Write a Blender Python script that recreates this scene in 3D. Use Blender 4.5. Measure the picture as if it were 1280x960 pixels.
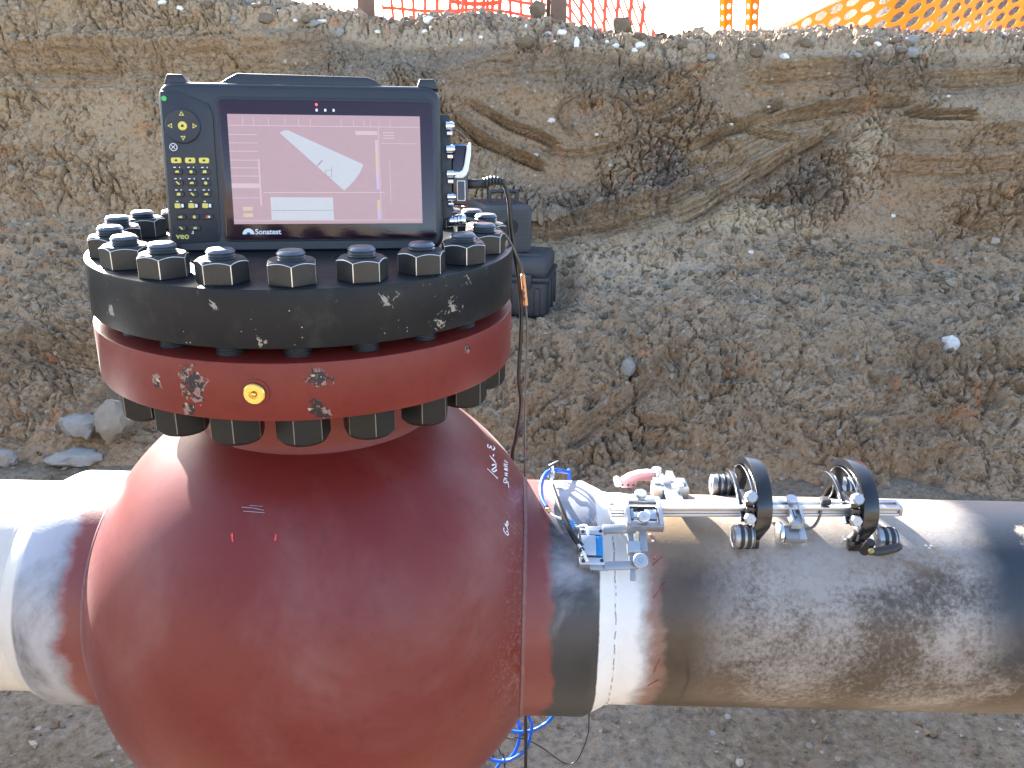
import bpy, bmesh, math, random
import numpy as np
from mathutils import Vector, Matrix
R = math.radians
random.seed(7); rng = np.random.default_rng(11)
scene = bpy.context.scene
for o in list(bpy.data.objects): bpy.data.objects.remove(o)

# ------------------------------------------------------------------ camera
cam_d = bpy.data.cameras.new('camera'); cam = bpy.data.objects.new('camera', cam_d)
scene.collection.objects.link(cam); scene.camera = cam
cam_d.sensor_fit = 'HORIZONTAL'; cam_d.sensor_width = 36.0
cam_d.lens = 36.0 * 1028.6 / 1280.0
cam_d.clip_start = 0.05; cam_d.clip_end = 2000
YAW, PITCH, ROLL = -0.0065, 0.3435, 0.0186
fw = Vector((math.sin(YAW)*math.cos(PITCH), math.cos(YAW)*math.cos(PITCH), -math.sin(PITCH)))
rt = Vector((math.cos(YAW), -math.sin(YAW), 0)); up = rt.cross(fw)
rt2 = rt*math.cos(ROLL) + up*math.sin(ROLL); up2 = -rt*math.sin(ROLL) + up*math.cos(ROLL)
cam.matrix_world = Matrix(((rt2.x, up2.x, -fw.x, 0.2429), (rt2.y, up2.y, -fw.y, -0.9456),
                           (rt2.z, up2.z, -fw.z, 0.6364), (0, 0, 0, 1)))

# ------------------------------------------------------------------ light
SUN_EL, SUN_AZ = R(24.6), R(-35)          # azimuth clockwise from +Y (behind the bank, to the left)
world = bpy.data.worlds.new('World'); scene.world = world; world.use_nodes = True
wn = world.node_tree.nodes; wl = world.node_tree.links
sky = wn.new('ShaderNodeTexSky'); sky.sky_type = 'NISHITA'; sky.sun_disc = False
sky.sun_elevation = SUN_EL; sky.sun_rotation = SUN_AZ
sky.air_density = 1.0; sky.dust_density = 1.5; sky.ozone_density = 1.0
wn['Background'].inputs['Strength'].default_value = 0.08
wl.new(sky.outputs[0], wn['Background'].inputs[0])
sun_d = bpy.data.lights.new('sun', 'SUN'); sun_d.energy = 5.0; sun_d.angle = R(0.53); sun_d.color = (1.0, 0.95, 0.88)
sun = bpy.data.objects.new('sun', sun_d); scene.collection.objects.link(sun)
sv = Vector((math.sin(SUN_AZ)*math.cos(SUN_EL), math.cos(SUN_AZ)*math.cos(SUN_EL), math.sin(SUN_EL)))
sun.rotation_euler = sv.to_track_quat('Z', 'Y').to_euler(); sun.location = sv*20
vs = scene.view_settings
vs.view_transform = 'Standard'; vs.look = 'None'; vs.exposure = 3.1; vs.gamma = 1.0; vs.use_curve_mapping = False
scene.render.engine = 'CYCLES'
scene.cycles.max_bounces = 5; scene.cycles.diffuse_bounces = 3; scene.cycles.glossy_bounces = 3; scene.cycles.transmission_bounces = 3
scene.cycles.caustics_reflective = False; scene.cycles.caustics_refractive = False

# ------------------------------------------------------------------ helpers
COL = scene.collection
def link(o, parent=None):
    COL.objects.link(o)
    if parent is not None: o.parent = parent
    return o
def tag(o, label=None, cat=None, group=None, kind=None):
    for k, v in (('label', label), ('category', cat), ('group', group), ('kind', kind)):
        if v: o[k] = v
    return o
def empty(name, label, cat, loc=(0, 0, 0), group=None):
    o = bpy.data.objects.new(name, None); o.empty_display_size = .05; o.location = loc
    link(o); return tag(o, label, cat, group)
def obj(name, me, parent=None, M=None):
    """mesh whose vertices are in world space (or the space of M); parent empties keep it in place"""
    o = bpy.data.objects.new(name, me)
    link(o, parent)
    m = M if M is not None else Matrix.Identity(4)
    if parent is not None:
        par = Matrix.Identity(4); p = parent; ch = []
        while p: ch.append(p); p = p.parent
        for p in reversed(ch): par = par @ LOC[p.name]
        l = par.inverted() @ m
    else: l = m
    o.matrix_basis = l; LOC[o.name] = l
    return o
LOC = {}
_empty0 = empty
def empty(name, label, cat, loc=(0, 0, 0), group=None, M=None):
    o = _empty0(name, label, cat, loc, group)
    m = M if M is not None else Matrix.Translation(loc)
    o.matrix_basis = m; LOC[o.name] = m
    return o
def mesh(verts, faces, mats, smooth=True, midx=None):
    me = bpy.data.meshes.new('m'); me.from_pydata([tuple(v) for v in verts], [], faces)
    for m in (mats if isinstance(mats, (list, tuple)) else [mats]): me.materials.append(m)
    if smooth: me.polygons.foreach_set('use_smooth', [True]*len(me.polygons))
    if midx is not None: me.polygons.foreach_set('material_index', midx)
    me.update(); return me
def np_mesh(V, F, m, smooth=True):
    me = bpy.data.meshes.new('m'); V = np.asarray(V, np.float32); F = np.asarray(F, np.int32); k = F.shape[1]
    me.vertices.add(len(V)); me.vertices.foreach_set('co', V.ravel())
    me.loops.add(F.size); me.loops.foreach_set('vertex_index', F.ravel())
    me.polygons.add(len(F)); me.polygons.foreach_set('loop_start', np.arange(0, F.size, k, dtype=np.int32))
    me.polygons.foreach_set('loop_total', np.full(len(F), k, np.int32))
    me.update(calc_edges=True); me.materials.append(m)
    me.polygons.foreach_set('use_smooth', np.full(len(F), smooth)); me.update(); return me
def auto(me, ang=35):
    """sharp edges above the angle, smooth elsewhere"""
    bm = bmesh.new(); bm.from_mesh(me)
    for f in bm.faces: f.smooth = True
    for e in bm.edges:
        if len(e.link_faces) == 2 and e.calc_face_angle(0) > R(ang): e.smooth = False
    bm.to_mesh(me); bm.free(); return me
def bm_mesh(bm, m, ang=35):
    bmesh.ops.recalc_face_normals(bm, faces=bm.faces[:])
    me = bpy.data.meshes.new('m'); bm.to_mesh(me); bm.free()
    for k in (m if isinstance(m, (list, tuple)) else [m]): me.materials.append(k)
    return auto(me, ang)
def box_bm(bm, c, s, bev=0.0, seg=2, M=None):
    g = bmesh.ops.create_cube(bm, size=1.0)
    vs_ = g['verts']
    for v in vs_: v.co = Vector((v.co.x*s[0]+c[0], v.co.y*s[1]+c[1], v.co.z*s[2]+c[2]))
    if bev > 0:
        es = list({e for v in vs_ for e in v.link_edges})
        r = bmesh.ops.bevel(bm, geom=es, offset=bev, segments=seg, profile=.5, affect='EDGES')
        vs_ = list({v for v in r['verts']} | {v for f in r['faces'] for v in f.verts} | {v for v in vs_ if v.is_valid})
    if M is not None:
        for v in vs_: v.co = M @ v.co
def box(name, c, s, m, parent=None, bev=.001, M=None, seg=2):
    bm = bmesh.new(); box_bm(bm, c, s, bev, seg); return obj(name, bm_mesh(bm, m), parent, M)
def lathe_vf(prof, seg=48, axis='Z', closed=False):
    """prof = [(radius, height)], rotated about the axis; returns verts, faces"""
    V, F = [], []
    n = len(prof)
    for i in range(seg):
        a = 2*math.pi*i/seg; c, s = math.cos(a), math.sin(a)
        for r, h in prof:
            V.append((r*c, r*s, h) if axis == 'Z' else ((h, r*c, r*s) if axis == 'X' else (r*s, h, r*c)))
    for i in range(seg):
        j = (i+1) % seg
        for k in range(n-1):
            F.append((i*n+k, j*n+k, j*n+k+1, i*n+k+1))
    return V, F
def lathe(name, prof, m, parent=None, seg=48, axis='Z', M=None, ang=30, caps=False):
    V, F = lathe_vf(prof, seg, axis); n = len(prof)
    if caps:
        F = F + [tuple(range(0, seg*n, n))[::-1], tuple(range(n-1, seg*n, n))]
    bm = bmesh.new(); bv = [bm.verts.new(v) for v in V]
    for f in F:
        try: bm.faces.new([bv[i] for i in f])
        except ValueError: pass
    bmesh.ops.remove_doubles(bm, verts=bm.verts[:], dist=1e-6)
    return obj(name, bm_mesh(bm, m, ang), parent, M)
def catmull(P, n=8):
    P = [Vector(p) for p in P]; Q = [P[0]*2-P[1]] + P + [P[-1]*2-P[-2]]; out = []
    for i in range(1, len(Q)-2):
        for k in range(n):
            t = k/n; a, b, c, d = Q[i-1:i+3]
            out.append(.5*((2*b)+(c-a)*t+(2*a-5*b+4*c-d)*t*t+(3*b-a-3*c+d)*t**3))
    out.append(P[-1]); return out
def tube_mesh(P, rad, m, n=8, seg=8, smoothpath=True, closed_ends=True):
    pts = catmull(P, n) if smoothpath else [Vector(p) for p in P]
    V, F = [], []; N = None
    for i, p in enumerate(pts):
        t = (pts[min(i+1, len(pts)-1)] - pts[max(i-1, 0)]).normalized()
        if N is None: N = t.orthogonal().normalized()
        N = (N - t*N.dot(t)).normalized(); B = t.cross(N)
        r = rad(i/(len(pts)-1)) if callable(rad) else rad
        for k in range(seg):
            a = 2*math.pi*k/seg; V.append(p + (N*math.cos(a)+B*math.sin(a))*r)
    for i in range(len(pts)-1):
        for k in range(seg):
            F.append((i*seg+k, i*seg+(k+1) % seg, (i+1)*seg+(k+1) % seg, (i+1)*seg+k))
    if closed_ends:
        F.append(tuple(range(seg))[::-1]); F.append(tuple(range((len(pts)-1)*seg, len(pts)*seg)))
    return mesh(V, F, m)
def tube(name, P, rad, m, parent=None, M=None, **k): return obj(name, tube_mesh(P, rad, m, **k), parent, M)
def prism(name, outline, plane, t0, t1, m, parent=None, M=None, bev=0.0, ang=30):
    """2D outline extruded between t0 and t1 along the axis missing from plane ('xz' -> along y)"""
    bm = bmesh.new()
    def P(a, b, t): return {'xz': (a, t, b), 'yz': (t, a, b), 'xy': (a, b, t)}[plane]
    A = [bm.verts.new(P(a, b, t0)) for a, b in outline]; B = [bm.verts.new(P(a, b, t1)) for a, b in outline]
    n = len(outline)
    bm.faces.new(A); bm.faces.new(B[::-1])
    for i in range(n): bm.faces.new((A[i], A[(i+1) % n], B[(i+1) % n], B[i]))
    bmesh.ops.recalc_face_normals(bm, faces=bm.faces[:])
    if bev: bmesh.ops.bevel(bm, geom=[e for e in bm.edges if e.calc_face_angle(0) > R(30)], offset=bev, segments=2, profile=.5, affect='EDGES')
    return obj(name, bm_mesh(bm, m, ang), parent, M)
def rrect(x0, y0, x1, y1, r, n=5):
    out = []
    for cx, cy, a0 in ((x1-r, y1-r, 0), (x0+r, y1-r, 90), (x0+r, y0+r, 180), (x1-r, y0+r, 270)):
        for k in range(n+1):
            a = R(a0+90*k/n); out.append((cx+r*math.cos(a), cy+r*math.sin(a)))
    return out
def copy_of(o, parent, M=None, name=None):
    c = o.copy(); c.parent = None; COL.objects.link(c); c.parent = parent
    if M is not None:
        par = Matrix.Identity(4); p = parent; ch = []
        while p: ch.append(p); p = p.parent
        for p in reversed(ch): par = par @ LOC[p.name]
        c.matrix_basis = par.inverted() @ M
    LOC[c.name] = c.matrix_basis.copy()
    return c
def text_mesh(s, size, m, extrude=.0001, bold=False):
    cu = bpy.data.curves.new('t', 'FONT'); cu.body = s; cu.size = size; cu.extrude = extrude; cu.align_x = 'LEFT'
    if bold: cu.offset = size*.022
    o = bpy.data.objects.new('t', cu); COL.objects.link(o)
    dg = bpy.context.evaluated_depsgraph_get()
    me = bpy.data.meshes.new_from_object(o.evaluated_get(dg)); bpy.data.objects.remove(o)
    me.materials.clear(); me.materials.append(m); return me

# ------------------------------------------------------------------ materials
class NT:
    def __init__(s, name):
        s.m = bpy.data.materials.new(name); s.m.use_nodes = True; s.n = s.m.node_tree.nodes; s.l = s.m.node_tree.links
        s.b = s.n['Principled BSDF']; s.tc = s.n.new('ShaderNodeTexCoord').outputs['Object']
    def put(s, sock, v):
        if hasattr(v, 'is_output') or hasattr(v, 'links'): s.l.new(v, sock)
        elif isinstance(v, (tuple, list)) and len(v) == 3 and sock.type == 'RGBA': sock.default_value = (*v, 1)
        else: sock.default_value = v
    def noise(s, scale, detail=4, rough=.55, vec=None, dist=0.0, col=False):
        n = s.n.new('ShaderNodeTexNoise'); n.inputs['Scale'].default_value = scale; n.inputs['Detail'].default_value = detail
        n.inputs['Roughness'].default_value = rough; n.inputs['Distortion'].default_value = dist
        s.l.new(vec if vec is not None else s.tc, n.inputs['Vector']); return n.outputs['Color' if col else 'Fac']
    def voro(s, scale, feature='F1', vec=None, out='Distance', rnd=1.0):
        n = s.n.new('ShaderNodeTexVoronoi'); n.feature = feature; n.inputs['Scale'].default_value = scale
        n.inputs['Randomness'].default_value = rnd
        s.l.new(vec if vec is not None else s.tc, n.inputs['Vector']); return n.outputs[out]
    def mapping(s, scale=(1, 1, 1), rot=(0, 0, 0), loc=(0, 0, 0), vec=None):
        n = s.n.new('ShaderNodeMapping'); n.inputs['Scale'].default_value = scale; n.inputs['Rotation'].default_value = rot; n.inputs['Location'].default_value = loc
        s.l.new(vec if vec is not None else s.tc, n.inputs['Vector']); return n.outputs[0]
    def math(s, op, a, b=0.0, clamp=False):
        n = s.n.new('ShaderNodeMath'); n.operation = op; n.use_clamp = clamp; s.put(n.inputs[0], a); s.put(n.inputs[1], b); return n.outputs[0]
    def step(s, v, lo, hi):
        n = s.n.new('ShaderNodeMapRange'); n.interpolation_type = 'SMOOTHSTEP'; s.put(n.inputs[0], v)
        n.inputs[1].default_value = lo; n.inputs[2].default_value = hi
        if lo > hi:
            n.inputs[1].default_value = hi; n.inputs[2].default_value = lo; n.inputs[3].default_value = 1; n.inputs[4].default_value = 0
        return n.outputs[0]
    def mix(s, f, a, b):
        n = s.n.new('ShaderNodeMix'); n.data_type = 'RGBA'; s.put(n.inputs[0], f); s.put(n.inputs[6], a); s.put(n.inputs[7], b); return n.outputs[2]
    def fmix(s, f, a, b):
        n = s.n.new('ShaderNodeMix'); n.data_type = 'FLOAT'; s.put(n.inputs[0], f); s.put(n.inputs[2], a); s.put(n.inputs[3], b); return n.outputs[0]
    def xyz(s, vec=None):
        n = s.n.new('ShaderNodeSeparateXYZ'); s.l.new(vec if vec is not None else s.tc, n.inputs[0]); return n.outputs
    def dist(s, p, scale=(1, 1, 1)):
        v = s.n.new('ShaderNodeVectorMath'); v.operation = 'DISTANCE'; s.l.new(s.tc, v.inputs[0]); v.inputs[1].default_value = p; return v.outputs['Value']
    def bump(s, h, strength=.3, d=.002, prev=None):
        n = s.n.new('ShaderNodeBump'); n.inputs['Strength'].default_value = strength; n.inputs['Distance'].default_value = d
        s.put(n.inputs['Height'], h)
        if prev is not None: s.l.new(prev, n.inputs['Normal'])
        return n.outputs[0]
    def done(s, col=None, rough=.5, metal=0.0, normal=None, spec=None, **kw):
        if col is not None: s.put(s.b.inputs['Base Color'], col)
        s.put(s.b.inputs['Roughness'], rough); s.put(s.b.inputs['Metallic'], metal)
        if normal is not None: s.l.new(normal, s.b.inputs['Normal'])
        if spec is not None: s.b.inputs['Specular IOR Level'].default_value = spec
        for k, v in kw.items(): s.put(s.b.inputs[k], v)
        return s.m
def plain(name, c, rough=.5, metal=0.0, var=.25, scale=60, bump=.08, **kw):
    t = NT(name); n = t.noise(scale, 5)
    col = t.mix(n, tuple(x*(1-var) for x in c), tuple(min(1, x*(1+var)) for x in c))
    r = t.fmix(t.noise(scale*1.7, 3), max(.02, rough-.08), min(1, rough+.08))
    return t.done(col, r, metal, t.bump(t.noise(scale*8, 2), bump, .001), **kw)
def glow(name, c, strength, rough=.3):
    t = NT(name); n = t.noise(140, 2)
    col = t.mix(n, tuple(x*.94 for x in c), tuple(min(1, x*1.04) for x in c))
    t.put(t.b.inputs['Emission Color'], col); t.b.inputs['Emission Strength'].default_value = strength
    return t.done((.03, .03, .03), rough)
M = {}
M['alu'] = plain('aluminium', (.50, .51, .53), .38, .8, .1)
M['alu_dark'] = plain('grey_aluminium', (.34, .35, .37), .4, .7, .1)
M['chrome'] = plain('polished_steel', (.75, .75, .77), .18, 1.0, .05)
M['black_ano'] = plain('black_anodised', (.012, .013, .016), .22, 0.0, .2, spec=.6)
M['black_rub'] = plain('black_rubber', (.018, .018, .02), .55, 0, .2)
M['cable_black'] = plain('black_cable_jacket', (.012, .012, .013), .38, 0, .2)
M['cable_grey'] = plain('grey_cable_jacket', (.10, .095, .09), .45, 0, .2)
M['blue'] = plain('blue_hose', (.01, .10, .55), .3, 0, .15)
M['blue_ac'] = plain('blue_plastic', (.01, .18, .48), .35, 0, .1)
M['clear'] = plain('milky_tube', (.7, .72, .72), .3, 0, .1)
M['brass'] = plain('brass', (.75, .5, .16), .28, 1.0, .15)
M['device'] = plain('device_body', (.018, .021, .028), .42, 0, .15, 90)
M['device_key'] = plain('device_keypad', (.016, .018, .026), .5, 0, .15, 90)
M['bezel'] = plain('screen_bezel', (.022, .007, .014), .12, 0, .1)
M['key'] = plain('key_rubber', (.010, .010, .015), .45, 0, .2)
M['yellow'] = plain('yellow_print', (.62, .52, .10), .5, 0, .06)
M['white_p'] = plain('white_print', (.75, .75, .76), .5, 0, .05)
M['red_p'] = plain('red_print', (.6, .08, .06), .5, 0, .05)
M['orange_tag'] = plain('orange_tag', (.75, .36, .16), .5, 0, .15)
M['pink'] = plain('pink_anodised', (.62, .33, .35), .4, .3, .12)
M['paint_white'] = plain('white_marker', (.82, .82, .82), .6, 0, .08)
M['paint_red'] = plain('red_marker', (.75, .06, .04), .6, 0, .08)
M['crayon'] = plain('faded_red_crayon', (.30, .06, .05), .7, 0, .3)
M['case'] = plain('hard_case_plastic', (.022, .027, .034), .5, 0, .25, 30, .2)
M['case_dusty'] = plain('dusty_plastic', (.045, .05, .056), .6, 0, .35, 14, .2)
M['screen'] = glow('lit_screen', (.64, .41, .48), 0.0860)
M['screen_line'] = glow('screen_lines', (.78, .56, .64), 0.0980)
M['screen_white'] = glow('screen_white', (.70, .74, .84), 0.0927)
M['screen_yel'] = glow('screen_yellow', (.78, .58, .40), 0.0980)
M['screen_vio'] = glow('screen_violet', (.66, .52, .88), 0.0980)
M['screen_grey'] = glow('screen_grey', (.45, .40, .48), 0.0836)
M['led_red'] = glow('red_led', (1, .05, .08), 0.4560)
M['led_green'] = glow('green_led', (.05, .6, .1), 0.1064)

def red_paint(name, dust=False, chips=None):
    t = NT(name); x, y, z = t.xyz()
    n1 = t.noise(9, 5, .6); n2 = t.noise(70, 4)
    c = t.mix(n1, (.122, .0125, .0098), (.165, .0200, .0155))
    c = t.mix(t.math('MULTIPLY', t.step(n2, .52, .75), .35), c, (.085, .006, .005))
    rough = t.fmix(n2, .36, .50)
    if dust:
        v = t.mapping((1.2, 10, 10)); st = t.noise(22, 6, .7, v)
        edge = t.step(t.math('ABSOLUTE', x), .205, .262)
        dm = t.math('MULTIPLY', t.math('MULTIPLY', edge, t.step(st, .46, .70)), .38)
        lo = t.math('MULTIPLY', t.step(t.noise(4, 5, .6, None, .4), .46, .78), .17)
        c = t.mix(t.math('MAXIMUM', dm, lo), c, (.42, .33, .32))
        c = t.mix(t.math('MULTIPLY', t.step(t.voro(55), .10, .02), t.step(t.noise(4, 3), .55, .68)), c, (.07, .02, .02))
        rough = t.fmix(dm, rough, .7)
    nrm = t.bump(t.noise(420, 3, .6), .16, .0008)
    nrm = t.bump(t.noise(26, 4), .12, .003, nrm)
    if chips:
        msk = None
        for p, r in chips:
            d = t.math('SUBTRACT', 1.0, t.math('DIVIDE', t.dist(p), r*1.25), True); msk = d if msk is None else t.math('MAXIMUM', msk, d)
        cn = t.noise(75, 6, .66, None, 1.2)
        m = t.step(t.math('ADD', t.math('MULTIPLY', msk, .50), cn), .76, .785)
        tone = t.noise(120, 4, .6, t.mapping(loc=(3, 1, 2)))
        cc = t.mix(t.step(tone, .50, .56), (.022, .018, .022), (.24, .15, .13))
        cc = t.mix(t.step(t.noise(150, 3, .5, t.mapping(loc=(8, 1, 2))), .60, .66), cc, (.42, .36, .22))
        c = t.mix(m, c, cc); rough = t.fmix(m, rough, .75)
        sc = t.noise(60, 3, .6, t.mapping((1, 1, 9), (0, .6, .2)))
        c = t.mix(t.math('MULTIPLY', t.step(sc, .70, .78), .35), c, (.5, .25, .22))
        nrm = t.bump(t.math('SUBTRACT', 1.0, m), .5, .001, nrm)
    return t.done(c, rough, 0, nrm, spec=.15, **{'Coat Weight': .40, 'Coat Roughness': .42, 'Sheen Weight': .06, 'Sheen Roughness': .25})
M['red_body'] = red_paint('red_oxide_body', True)
M['red_neck'] = red_paint('red_oxide_neck')
M['red_flange'] = red_paint('red_oxide_flange', False, [((-.0587, -.227, .3712), .024), ((.0598, -.2267, .3805), .016), ((.0547, -.228, .3517), .013),
    ((.0651, -.2253, .3485), .010), ((-.1004, -.2119, .3705), .010), ((-.0679, -.2245, .346), .011), ((.19, -.135, .384), .008)])

def black_flange():
    t = NT('black_flange_paint'); n = t.noise(14, 5, .6)
    c = t.mix(n, (.007, .008, .010), (.017, .018, .020))
    m = t.step(t.noise(60, 5, .6, t.mapping((1, 1, .7)), .4), .65, .69)
    m = t.math('MULTIPLY', m, t.step(t.noise(9, 2), .48, .6))
    c = t.mix(t.math('MULTIPLY', m, .45), c, (.30, .27, .24))
    sp = t.step(t.voro(150), .13, .06); sp = t.math('MULTIPLY', sp, t.step(t.noise(16, 3), .54, .64))
    c = t.mix(t.math('MULTIPLY', sp, .8), c, (.5, .48, .46))
    cn = t.noise(110, 5, .64, None, 1.0); msk = None
    for p, r in (((.118, -.2027, .4507), .016), ((.177, -.1539, .4318), .020), ((.165, -.166, .418), .018), ((.01, -.234, .417), .010), ((-.15, -.18, .43), .014), ((.19, -.137, .455), .012), ((-.03, -.2323, .448), .010)):
        d = t.math('SUBTRACT', 1.0, t.math('DIVIDE', t.dist(p), r*1.2), True); msk = d if msk is None else t.math('MAXIMUM', msk, d)
    k = t.step(t.math('ADD', t.math('MULTIPLY', msk, .30), cn), .76, .785)
    c = t.mix(t.math('MULTIPLY', k, .7), c, (.36, .32, .28))
    du = t.step(t.noise(26, 6, .7), .5, .8); c = t.mix(t.math('MULTIPLY', du, .10), c, (.2, .19, .17))
    return t.done(c, t.fmix(t.noise(40, 4), .28, .5), 0, t.bump(t.noise(160, 4), .15, .001), spec=.17)
M['black_flange'] = black_flange()
def nut_mat():
    t = NT('dark_nut_steel'); ob = t.n.new('ShaderNodeObjectInfo').outputs['Random']
    c = t.mix(t.noise(50, 5, .6), (.013, .014, .016), (.034, .035, .037))
    c = t.mix(t.math('MULTIPLY', t.step(t.noise(90, 5, .7), .56, .72), .22), c, (.09, .085, .07))
    c = t.mix(t.math('MULTIPLY', ob, .3), c, (.055, .055, .045))
    return t.done(c, t.fmix(t.noise(90, 3), .32, .52), .15, t.bump(t.noise(300, 3), .2, .0006), spec=.35)
M['nut'] = nut_mat()
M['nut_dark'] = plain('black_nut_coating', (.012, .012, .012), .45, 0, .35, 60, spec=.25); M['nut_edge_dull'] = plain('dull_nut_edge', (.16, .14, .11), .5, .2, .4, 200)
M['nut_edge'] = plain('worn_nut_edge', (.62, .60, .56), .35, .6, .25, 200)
M['stud'] = plain('stud_steel', (.13, .145, .165), .34, .75, .3, 120)

def pipe_mat(name, left=False):
    t = NT(name); x, y, z = t.xyz()
    n = t.noise(16, 6, .65, None, .3)
    ax = t.math('ABSOLUTE', x); xr = t.math('ADD', ax, t.math('MULTIPLY', t.math('SUBTRACT', n, .5), .05))
    xs = t.math('ADD', ax, t.math('MULTIPLY', t.math('SUBTRACT', n, .5), .006))
    red = t.mix(t.noise(40, 4), (.15, .028, .026), (.20, .05, .045))
    steel = t.mix(t.noise(9, 6, .62), (.018, .018, .020), (.060, .060, .066))
    white = t.mix(t.noise(60, 5, .6), (.60, .60, .60), (.74, .74, .73))
    c = t.mix(t.step(xr, .283, .292), red, steel)
    met = t.math('MULTIPLY', t.step(xr, .283, .292), .25)
    hz = t.step(t.math('ADD', t.noise(7, 6, .62, t.mapping(loc=(4, 2, 1)), .5), t.math('MULTIPLY', z, 1.6 if not left else .8)), .52 if not left else .22, .82 if not left else .56)  # pale haze patches, denser upwards: sunlit whiteness of the top put into the colour
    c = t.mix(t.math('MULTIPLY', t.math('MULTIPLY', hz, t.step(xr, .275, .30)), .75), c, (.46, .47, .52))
    if left:
        pale = t.mix(t.noise(12, 6, .65), (.42, .40, .37), (.66, .63, .58))
        blue = t.step(t.noise(10, 6, .7, t.mapping((2, 1, 1))), .42, .72)
        c = t.mix(t.math('MULTIPLY', t.math('MULTIPLY', blue, t.step(xr, .283, .292)), .55), c, (.40, .43, .48))
        f = t.step(xs, .338, .344); c = t.mix(f, c, pale); met = t.math('MULTIPLY', met, t.math('SUBTRACT', 1.0, f))
    else:
        sp = t.noise(170, 4, .7)
        cl = t.noise(5.5, 7, .62, t.mapping((1, 1.5, 1.5), loc=(2.3, 0, .4)), .4)
        body = t.mix(t.noise(40, 5, .65), (.030, .020, .014), (.080, .056, .038))
        grey = t.mix(t.noise(50, 4), (.25, .225, .205), (.36, .335, .315))
        rust = t.mix(t.noise(18, 5), (.045, .026, .014), (.095, .058, .034))
        gm = t.step(t.math('ADD', t.math('ADD', cl, t.math('MULTIPLY', t.math('SUBTRACT', sp, .5), .55)), t.math('MULTIPLY', z, .22)), .36, .68)
        gm = t.math('MULTIPLY', t.math('MULTIPLY', gm, t.step(xr, .44, .54)), .9)
        gm = t.math('MULTIPLY', gm, t.step(t.math('ADD', z, t.math('MULTIPLY', t.math('SUBTRACT', cl, .5), .16)), -.105, -.045))
        body = t.mix(t.math('MULTIPLY', t.step(t.math('ADD', t.noise(7, 5, .6), t.math('MULTIPLY', z, -1.6)), .50, .70), .75), body, rust)
        body = t.mix(t.step(t.math('ADD', z, t.math('MULTIPLY', n, .04)), .105, .150), body, (.25, .18, .115))  # tan upper band: sunlit tone around the rail painted into the pipe colour
        pb = t.mix(gm, body, grey)
        # ring-shaped rust stain low on the pipe
        d = t.dist((.497, -.128, -.045))
        pb = t.mix(t.math('MULTIPLY', t.step(d, .045, .012), .55), pb, (.13, .085, .055))
        pb = t.mix(t.math('MULTIPLY', t.step(t.math('ABSOLUTE', t.math('SUBTRACT', d, .014)), .006, .001), .45), pb, (.06, .045, .04))
        # drip mark
        dr = t.step(t.math('ABSOLUTE', t.math('ADD', t.math('SUBTRACT', x, .452), t.math('MULTIPLY', t.math('SUBTRACT', t.noise(30, 3), .5), .02))), .0035, .001)
        pb = t.mix(t.math('MULTIPLY', dr, t.step(z, .02, -.02)), pb, (.035, .025, .018))
        # dark factory coating at the far right
        ce = t.step(xr, .77, .84); coat = t.mix(t.step(t.noise(9, 6, .65), .56, .62), (.02, .024, .032), (.33, .27, .2))
        pb = t.mix(t.math('MULTIPLY', ce, t.step(t.math('ADD', z, t.math('MULTIPLY', n, .1)), .0, .09)), pb, coat)
        pink = t.math('MULTIPLY', t.step(xr, .398, .404), t.step(xr, .428, .415))
        wf = t.math('MULTIPLY', t.step(xs, .3435, .3455), t.step(xr, .415, .385))
        line = t.step(t.math('ABSOLUTE', t.math('ADD', t.math('SUBTRACT', x, .3645), t.math('MULTIPLY', t.math('SUBTRACT', t.noise(60, 3), .5), .006))), .0011, .0004)
        line = t.math('MULTIPLY', line, t.step(t.noise(120, 2), .45, .52))
        white = t.mix(t.math('MULTIPLY', line, .75), white, (.12, .12, .13))
        after = t.step(xs, .3435, .3455)
        mid = t.mix(t.step(xr, .40, .412), steel, pb)
        c = t.mix(after, c, mid)
        c = t.mix(t.math('MULTIPLY', pink, .45), c, (.36, .20, .165)); c = t.mix(wf, c, white)
        met = t.math('MULTIPLY', met, t.math('SUBTRACT', 1.0, after))
    rough = t.fmix(n, .34, .56)
    nrm = t.bump(t.noise(260, 3, .65), .22, .001)
    return t.done(c, rough, met, nrm)
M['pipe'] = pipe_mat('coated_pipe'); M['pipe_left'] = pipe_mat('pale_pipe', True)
M['weld'] = plain('weld_bead', (.20, .085, .08), .5, .1, .45, 150, .5)

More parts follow.
